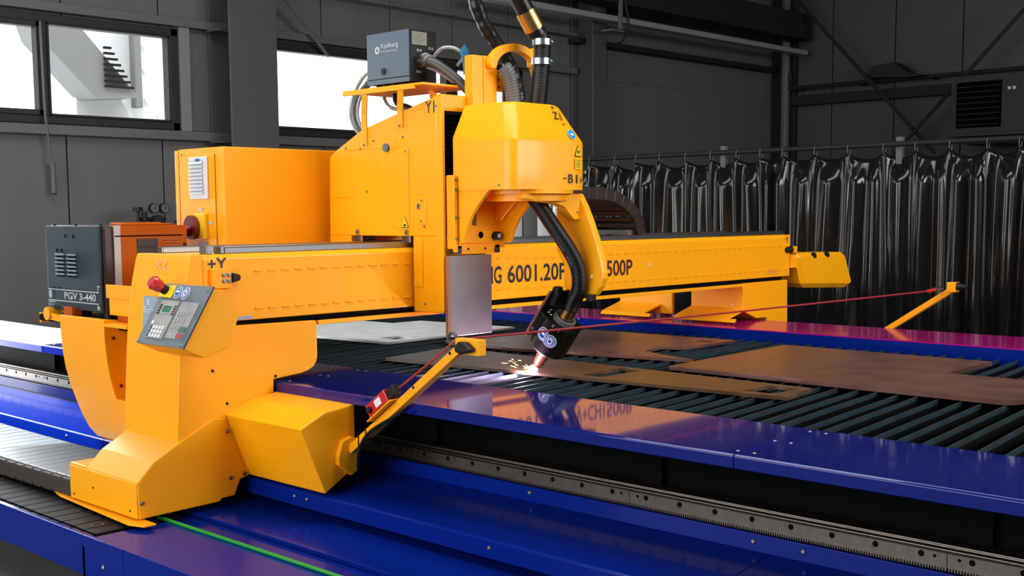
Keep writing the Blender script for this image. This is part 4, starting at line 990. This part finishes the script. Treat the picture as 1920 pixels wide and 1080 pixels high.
for yy in (5.42, 5.5): box('box_foot', -6.03, -6.01, yy, yy + .03, 2.58, 2.62, BLACK, jb, bevel=0)
# hoses of the junction box
tag(tube('torch_cable', spline([(-5.95, 5.40, 2.755), (-5.86, 5.42, 2.72), (-5.74, 5.48, 2.62), (-5.66, 5.55, 2.50), (-5.66, 5.58, 2.42)]), .032, mat('dark_grey_cable', (.045, .048, .05), .4), n=12), 'thick dark cable leaving the steel gland of the junction box', 'cable')
tag(tube('thin_hose', spline([(-5.98, 5.41, 2.72), (-5.86, 5.42, 2.675), (-5.76, 5.47, 2.60)]), .009, mat('pinkish_hose', (.22, .16, .2), .4), n=8), 'thin pale hose running along the thick torch cable', 'hose')
tag(tube('clear_tube', spline([(-6.0, 5.50, 2.78), (-5.93, 5.52, 2.84), (-5.85, 5.56, 2.84), (-5.80, 5.60, 2.79), (-5.86, 5.60, 2.73)]), .012, CLEARC, n=8), 'clear looping tube beside the blue ties', 'hose')
tie = thing('blue_tie_bundle', (-5.78, 5.60, 2.62), 'bundle of blue cable ties hanging beside the junction box', 'cable ties')
for k in range(9):
    y = 5.565 + k * .009; zt = 2.86 - .012 * abs(k - 4)
    tube('tie', spline([(-5.80, y, 2.80), (-5.79, y, zt), (-5.77, y + .003, 2.74), (-5.765, y + .004, 2.66 + .012 * (k % 3))], 5), .006, mat('blue_tie', (.02, .16, .34), .4), tie, n=6)
for k, (dx, dy, r, m_, lb) in enumerate(((0, 0, .022, mat('dark_grey_cable', (.045, .048, .05), .4), 'thick dark loop of cable left of the junction box'), (-.05, -.01, .012, CLEARC, 'outer clear loop of tube left of the junction box'), (.03, .02, .012, CLEARC, 'inner clear loop of tube left of the junction box'))):
    hgt = 2.69 + .05 * k
    tag(tube('looped_hose', spline([(-6.42, 5.45 + dy, hgt), (-6.55 + dx, 5.42 + dy, hgt - .03), (-6.68 + dx, 5.40, 2.55), (-6.67 + dx, 5.38, 2.40), (-6.57 + dx, 5.40, 2.30), (-6.40, 5.42, 2.335), (-6.25, 5.44, 2.38), (-6.10, 5.45, 2.41)]), r, m_, n=10), lb, 'hose', 'looped hoses left of the junction box')
tag(tube('looped_hose', spline([(-6.44, 5.5, 2.86), (-6.50, 5.5, 2.84), (-6.52, 5.5, 2.72), (-6.50, 5.5, 2.55), (-6.42, 5.5, 2.48), (-6.25, 5.5, 2.46), (-6.12, 5.5, 2.43)]), .014, CLEARC, n=8), 'clear tube dropping behind the junction box', 'hose', 'looped hoses left of the junction box')
tag(tube('lower_cable', spline([(-6.3, 5.42, 2.60), (-6.28, 5.42, 2.50), (-6.18, 5.43, 2.47), (-6.06, 5.44, 2.42)]), .018, RUB, n=8), 'black cable under the stand plate of the junction box', 'cable')
tag(tube('lower_cable', spline([(-6.52, 5.36, 2.31), (-6.38, 5.36, 2.345), (-6.22, 5.37, 2.385), (-6.08, 5.40, 2.415)]), .03, mat('dark_grey_cable', (.045, .048, .05), .4), n=10), 'dark cable bundle lying on the sloped top of the carriage', 'cable')

# ================================================================== TORCH HEAD (Z hood, rotating arm, torch)
TH = thing('bevel_head', (-5.3, 5.65, .7), 'yellow faceted torch head hood with its arm and torch, in front of the carriage', 'torch head')
def outline(ins, xin):
    pts = [(-5.575, 5.28 + ins)]
    x_f, y_l, y_r = -5.05 - xin, 5.28 + ins, 6.06 - ins
    r1, r2 = .08, .20
    for k in range(6):
        a = -PI / 2 + k / 5 * PI / 2; pts.append((x_f - r1 + r1 * math.cos(a), y_l + r1 + r1 * math.sin(a)))
    for k in range(10):
        a = k / 9 * PI / 2; pts.append((x_f - r2 + r2 * math.cos(a), y_r - r2 + r2 * math.sin(a)))
    pts.append((-5.575, y_r)); return pts
lv = [(outline(0, 0), 1.893), (outline(0, 0), 2.19), (outline(.004, .004), 2.205), (outline(.105, .115), 2.425), (outline(.12, .13), 2.437)]
V = []; F = []; n = len(lv[0][0])
for pts, z in lv: V += [(p[0], p[1], z + (.03 if abs(z - 2.19) < .03 and p[0] < -5.5 else 0)) for p in pts]
for j in range(len(lv) - 1):
    for k in range(n): F.append([j * n + k, j * n + (k + 1) % n, (j + 1) * n + (k + 1) % n, (j + 1) * n + k])
F += [list(range(n)), [(len(lv) - 1) * n + k for k in range(n)]]
zh = mesh('z_hood', V, F, YEL2, TH, smooth=True, angle=22)
for xx in (-5.55, -5.17): bolt(zh, (xx, 5.28, 1.92), '-y', .008)
# lettering wraps near the front right edge
fr = Vector((.35, 1, 0)); 
def hood_front(y, z, lift=0):
    t = max(0, min(1, (z - 2.205) / .22)); ins = .105 * t; xf = -5.05 - .115 * t; yr = 6.06 - ins; r2 = .20
    yy = y
    if yy > yr - r2:
        s = min(1, (yy - (yr - r2)) / r2); x_ = xf - r2 + r2 * math.sqrt(max(0, 1 - s * s)); nrm = Vector((math.sqrt(max(.0, 1 - s * s)), s, 0))
    else: x_, nrm = xf, Vector((1, 0, 0))
    if t > 0: nrm = (nrm + Vector((0, 0, .5))).normalized()
    return Vector((x_, yy, z)) + nrm * lift, nrm
def hood_text(body, y0, z0, w, h, bold=.01):
    p, nn = hood_front(y0 + w / 2, z0 + h / 2); rt = Vector((-nn.y, nn.x, 0)).normalized(); up = nn.cross(rt)
    text(body, p - rt * (w / 2) - up * (h / 2), rt, up, w, h, INK, zh, bold=bold, lift=.006)
hood_text('Z', 5.735, 2.335, .050, .055); hood_text('1', 5.80, 2.33, .010, .055, .0); hood_text('+', 5.745, 2.40, .03, .03); hood_text('-', 5.79, 2.305, .03, .006)
hood_text('-', 5.74, 1.962, .032, .007); hood_text('B', 5.79, 1.935, .045, .058); hood_text('1', 5.865, 1.935, .013, .055, .0); hood_text('+', 5.905, 1.94, .035, .035, 0)
p, nn = hood_front(5.845, 2.243); rt = Vector((-nn.y, nn.x, 0)).normalized(); up = nn.cross(rt)
a_ = disc('safety_sticker', p + nn * .004, rt, up, .036, WHITE, zh, .0015); disc('sticker_disc', p + nn * .0055, rt, up, .033, STKL, a_, .0015)
disc('sticker_symbol', p + nn * .007, rt, up, .018, WHITE, a_, .001, ry=.008)
p, nn = hood_front(5.885, 2.135); rt = Vector((-nn.y, nn.x, 0)).normalized(); up = nn.cross(rt)
warning_triangle(p + nn * .004, rt, up, .075, zh)
p2 = hood_front(5.885, 2.06)[0]; st1 = decal('text_sticker', p2 + nn * .005 - rt * .036 - up * .034, rt, up, .072, .068, STKY, zh)
for k in range(5): decal('sticker_line', p2 + nn * .0075 - rt * .026 - up * (.022 - k * .011), rt, up, .052 - .008 * (k % 2), .003, INK, st1, .0006)
# z slide with gussets
box('slide_plate', -5.61, -5.55, 5.25, 5.72, 1.52, 1.99, YEL, TH, bevel=.004)
box('slide_edge', -5.555, -5.535, 5.25, 5.275, 1.50, 1.985, YEL2, TH, bevel=.002)
box('slide_gap', -5.56, -5.548, 5.277, 5.292, 1.56, 1.97, BLACK, TH, bevel=0)
for zz in (1.585, 1.72, 1.90, 1.96): bolt(TH, (-5.535, 5.262, zz), 'x', .010, ZINC)
cyl('slide_knob', (-5.55, 5.31, 1.60), (-5.52, 5.31, 1.60), .014, DARK, TH, n=10); cyl('slide_knob_pale', (-5.55, 5.315, 1.575), (-5.515, 5.315, 1.575), .014, WHITE, TH, n=10)
gp = [(-5.56, 1.90), (-5.25, 1.90), (-5.285, 1.87), (-5.36, 1.80), (-5.42, 1.73), (-5.46, 1.66), (-5.485, 1.60), (-5.495, 1.555), (-5.56, 1.555)]
prism('gusset', gp, 'Y', 5.285, 5.312, YEL2, TH, bevel=.003)
gp2 = [(-5.56, 1.90), (-5.20, 1.90), (-5.235, 1.86), (-5.30, 1.78), (-5.37, 1.71), (-5.42, 1.63), (-5.45, 1.555), (-5.56, 1.555)]
prism('gusset', gp2, 'Y', 5.66, 5.69, YEL2, TH, bevel=.003)
prism('gusset_rib', [(-5.56, 1.70), (-5.50, 1.70), (-5.47, 1.73), (-5.30, 1.88), (-5.30, 1.90), (-5.56, 1.90)], 'Y', 5.63, 5.655, YEL, TH, bevel=.003)
box('slot', -5.551, -5.546, 5.42, 5.455, 1.67, 1.82, mat('slot_brown', (.18, .05, .004), .6), TH, bevel=0)
box('lower_plate', -5.555, -5.53, 5.33, 5.66, 1.555, 1.635, YEL, TH, bevel=.002)
disc('round_hole', (-5.528, 5.475, 1.607), Y, Z, .022, BLACK, TH, .002); disc('hole_rim', (-5.53, 5.475, 1.607), Y, Z, .034, YEL2, TH, .003, r_in=.023)
kb = cyl('clamp_knob', (-5.53, 5.605, 1.60), (-5.49, 5.605, 1.60), .028, DARK, TH, n=16); cyl('knob_centre', (-5.49, 5.605, 1.60), (-5.485, 5.605, 1.60), .015, PALE, kb, n=12)
box('shield_holder', -5.60, -5.555, 5.275, 5.67, 1.485, 1.545, YEL2, TH, bevel=.004)
for y0, y1 in ((5.272, 5.325), (5.625, 5.675)): box('magnet_block', -5.60, -5.55, y0, y1, 1.488, 1.542, mat('dark_block', (.035, .022, .03), .4), TH, bevel=.003)
for yy in (5.385, 5.54): bolt(TH, (-5.555, yy, 1.52), 'x', .010, DARK)
box('splash_shield', -5.60, -5.578, 5.245, 5.622, .955, 1.478, SHEET, TH, bevel=.003)
box('shield_edge', -5.602, -5.577, 5.222, 5.245, .955, 1.475, mat('copper_edge', (.36, .17, .10), .4, metal=.6), TH, bevel=.002)
# rotating ring and arm
disc('rotary_flange', (-5.30, 5.67, 1.868), X, Y, .30, YEL2, TH, .027, n=40)
disc('rotary_ring', (-5.30, 5.67, 1.822), X, Y, .26, YEL, TH, .046, n=40, r_in=.17)
prism('ring_bridge', [(5.42, 1.868), (5.98, 1.868), (6.0, 1.70), (5.90, 1.70), (5.86, 1.73), (5.80, 1.785), (5.72, 1.805), (5.42, 1.835)], 'X', -5.16, -5.09, YEL2, TH, bevel=.006)
ap = [(-5.30, 1.87), (-5.105, 1.872), (-5.055, 1.79), (-5.01, 1.70), (-4.955, 1.57), (-4.915, 1.45), (-4.895, 1.36), (-4.895, 1.32), (-4.915, 1.27), (-4.96, 1.215), (-5.01, 1.185), (-5.12, 1.19), (-5.235, 1.25), (-5.235, 1.40), (-5.30, 1.50)]
prism('head_arm', ap, 'Y', 5.955, 6.01, YEL2, TH, bevel=.012)
bolt(TH, (-4.99, 5.953, 1.33), '-y', .010, WHITE); bolt(TH, (-5.09, 5.93, 1.75), 'x', .008, ZINC)
# torch
tip = Vector((-5.455, 5.90, .690)); ax = Vector((.355, 0, .46)).normalized(); sd = Vector((0, 1, 0)); nx = sd.cross(ax)  # nx points to +x/-z side
def T(t, s=0, q=0): return tip + ax * t + sd * s + nx * q
MB().tube([T(.006), T(.03), T(.035), T(.06), T(.065), T(.11), T(.115), T(.15), T(.155), T(.20)], lambda t: (.012, .02, .027, .03, .036, .038, .043, .044, .048, .05)[min(9, int(sum(t > v for v in (.01, .026, .04, .056, .08, .106, .13, .147, .17))))], 20).build('torch_nozzle', COPPER, TH, smooth=True, angle=30)
tb_ = MB().tube([T(.185), T(.20), T(.21), T(.43), T(.435)], lambda t: .105 if t < .008 else (.122 if t < .02 else .130), 32).build('torch_clamp', mat('anodised_black', (.004, .0035, .004), .4, spec=.3), TH, smooth=True, angle=30)
def obox(name, t0, t1, s0, s1, q0, q1, m, bevel=.004):
    V = [T(t, s, q) for t in (t0, t1) for s, q in ((s0, q0), (s1, q0), (s1, q1), (s0, q1))]
    return mesh(name, V, [[0, 1, 2, 3], [4, 5, 6, 7], [0, 1, 5, 4], [1, 2, 6, 5], [2, 3, 7, 6], [3, 0, 4, 7]], m, TH, bevel=bevel)
AB = MATS['anodised_black']
obox('torch_block', .24, .43, -.10, .12, -.115, -.02, AB)
obox('torch_top_plate', .42, .435, -.12, .13, -.115, .09, AB)
obox('torch_mount_plate', .22, .60, -.135, .14, -.125, -.113, AB)
obox('mount_edge_trim', .22, .60, -.137, -.133, -.128, -.112, mat('trim_brown', (.25, .12, .06), .4, metal=.6), 0)
for t, s in ((.26, -.11), (.44, -.11), (.44, .11)): pass
for t, s, q in ((.466, -.10, -.07), (.466, .11, .02), (.466, .11, -.03), (.466, -.06, -.09), (.466, -.10, -.045)): 
    b_ = bolt(TH, T(t - .006, s, q), 'z', .011, ZINC)
for t, q in ((.30, -.02), (.43, .03), (.30, -.10)): bolt(TH, T(t, -.126, q), '-y', .010, ZINC)
MB().tube([T(.436), T(.468)], .078, 28).build('rubber_ring', mat('ring_grey', (.11, .115, .115), .5), TH, smooth=True, angle=30)
MB().tube([T(.468), T(.470)], .056, 24).build('ring_bore', BLACK, TH)
MB().tube([T(.470), T(.56), T(.565)], lambda t: .05 if t < .085 else .045, 24).build('torch_collar', BRASS, TH, smooth=True, angle=30)
for off, kind in ((-.55, 'eye'), (-.05, 'ear')):
    t = .335 if kind == 'eye' else .325
    a = off; dirv = (sd * -math.cos(a + .55) + nx * math.sin(a + .55)).normalized()
    mandatory_sign(T(t) + dirv * .1315, ax.cross(dirv), ax, .046, TH, kind)
prism('hose_lever', [(-5.22, 1.22), (-5.19, 1.27), (-5.15, 1.265), (-5.16, 1.20), (-5.20, 1.13), (-5.23, 1.14)], 'Y', 5.80, 5.86, DARK, TH, bevel=.01)
box('arm_clamp_block', -5.0, -4.95, 5.90, 5.955, 1.17, 1.22, DARK, TH, bevel=.01)
# corrugated hose from the ring to the torch
ce = T(.53)
tag(ribbed('torch_hose', [(-5.30, 5.68, 1.90), (-5.22, 5.70, 1.80), (-5.14, 5.75, 1.66), (-5.07, 5.83, 1.50), (-5.045, 5.88, 1.38), (-5.055, 5.90, 1.25), tuple(ce + Vector((.025, 0, .055))), tuple(ce)], .052, RUB, pitch=.013, depth=.06), 'black corrugated hose running from the ring down to the torch', 'hose')
# hoses above the hood
tag(ribbed('supply_hose', [(-5.38, 5.85, 2.40), (-5.37, 5.865, 2.52), (-5.37, 5.885, 2.66), (-5.37, 5.90, 2.78), (-5.37, 5.90, 2.87), (-5.38, 5.88, 2.92)], .058, RUB, pitch=.013, depth=.06), 'black corrugated supply hose rising from the hood top', 'hose')
su = thing('supply_pipe', (-5.4, 5.9, 2.9), 'smooth black pipe with a brass collar above the corrugated hose', 'pipe')
cyl('pipe', (-5.385, 5.877, 2.908), (-5.60, 4.90, 4.40), .060, RUB, su, n=24); cyl('brass_collar', (-5.3905, 5.853, 2.945), (-5.4065, 5.781, 3.055), .069, BRASS, su, n=24)
for (yy, zz) in ((5.898, 2.86), (5.890, 2.735)):
    c = MB().tube([(-5.37, yy, zz - .02), (-5.37, yy, zz + .02)], .066, 24).build('hose_clamp', mat('clamp_steel', (.30, .36, .40), .3, metal=.9), su, smooth=True, angle=30)
    bolt(c, (-5.30, yy + .02, zz), 'x', .012, ZINC)
tag(ribbed('grey_corrugated_hose', [(-5.50, 5.77, 2.38), (-5.50, 5.76, 2.50), (-5.50, 5.735, 2.60), (-5.50, 5.71, 2.66), (-5.51, 5.68, 2.70)], .052, GRH, pitch=.02), 'grey corrugated hose beside the mast bracket', 'hose')
tag(cyl('hose_stub', (-5.58, 5.79, 2.38), (-5.58, 5.79, 2.56), .04, mat('dark_stub', (.02, .02, .022), .4), n=16), 'short dark hose stub under the mast bracket', 'hose')
wr = resample(spline([(-5.70, 6.10, 4.8), (-5.78, 5.80, 3.9), (-5.80, 5.70, 3.42), (-5.79, 5.67, 3.30), (-5.78, 5.68, 3.18), (-5.76, 5.74, 3.02), (-5.72, 5.83, 2.88), (-5.68, 5.90, 2.76), (-5.64, 5.93, 2.62), (-5.62, 5.94, 2.5)], 14), .008)
tag(MB().tube(wr, lambda t: .047 + .0025 * math.sin(t * 40) + .0015 * math.sin(t * 97 + 1), 16).build('wrapped_cable_bundle', mat('wrapped_black', (.008, .008, .009), .35, spec=.4, bump=.5, bscale=16), smooth=True, angle=80), 'black cloth wrapped cable bundle hanging behind the arch', 'cable')

# ================================================================== CUTTING ARC
arc = thing('cutting_arc', tuple(tip), 'glowing white plasma arc with sparks at the torch tip', 'arc')
bm = bmesh.new(); bmesh.ops.create_icosphere(bm, subdivisions=2, radius=.032); me = bpy.data.meshes.new('arc_core'); bm.to_mesh(me); bm.free()
me.transform(Matrix.Translation(tip + Vector((0, -.01, .0)))); fin('arc_core', me, ARCM, arc, smooth=True)
sp = MB()
for k in range(24):
    a = random.gauss(PI + .35, .8); L = abs(random.gauss(.10, .09)) + .02; z = random.uniform(-.005, .05); r0 = random.uniform(.03, .32) if k > 10 else .01
    p0 = tip + Vector((math.cos(a) * r0, math.sin(a) * r0 - .02, .008 + z * r0 * 6)); p1 = p0 + Vector((math.cos(a), math.sin(a), random.uniform(-.1, .45))) * L * .2
    sp.tube([p0, p1], random.uniform(.0005, .0011), 5)
sp.build('sparks', SPARKM, arc, kind='stuff')
pl = bpy.data.lights.new('arc_light', 'POINT'); pl.energy = 22; pl.color = (1, .62, .92); pl.shadow_soft_size = .02
po = bpy.data.objects.new('arc_light', pl); po.location = Vector((-5.425, 5.735, .70)); COL.objects.link(po)
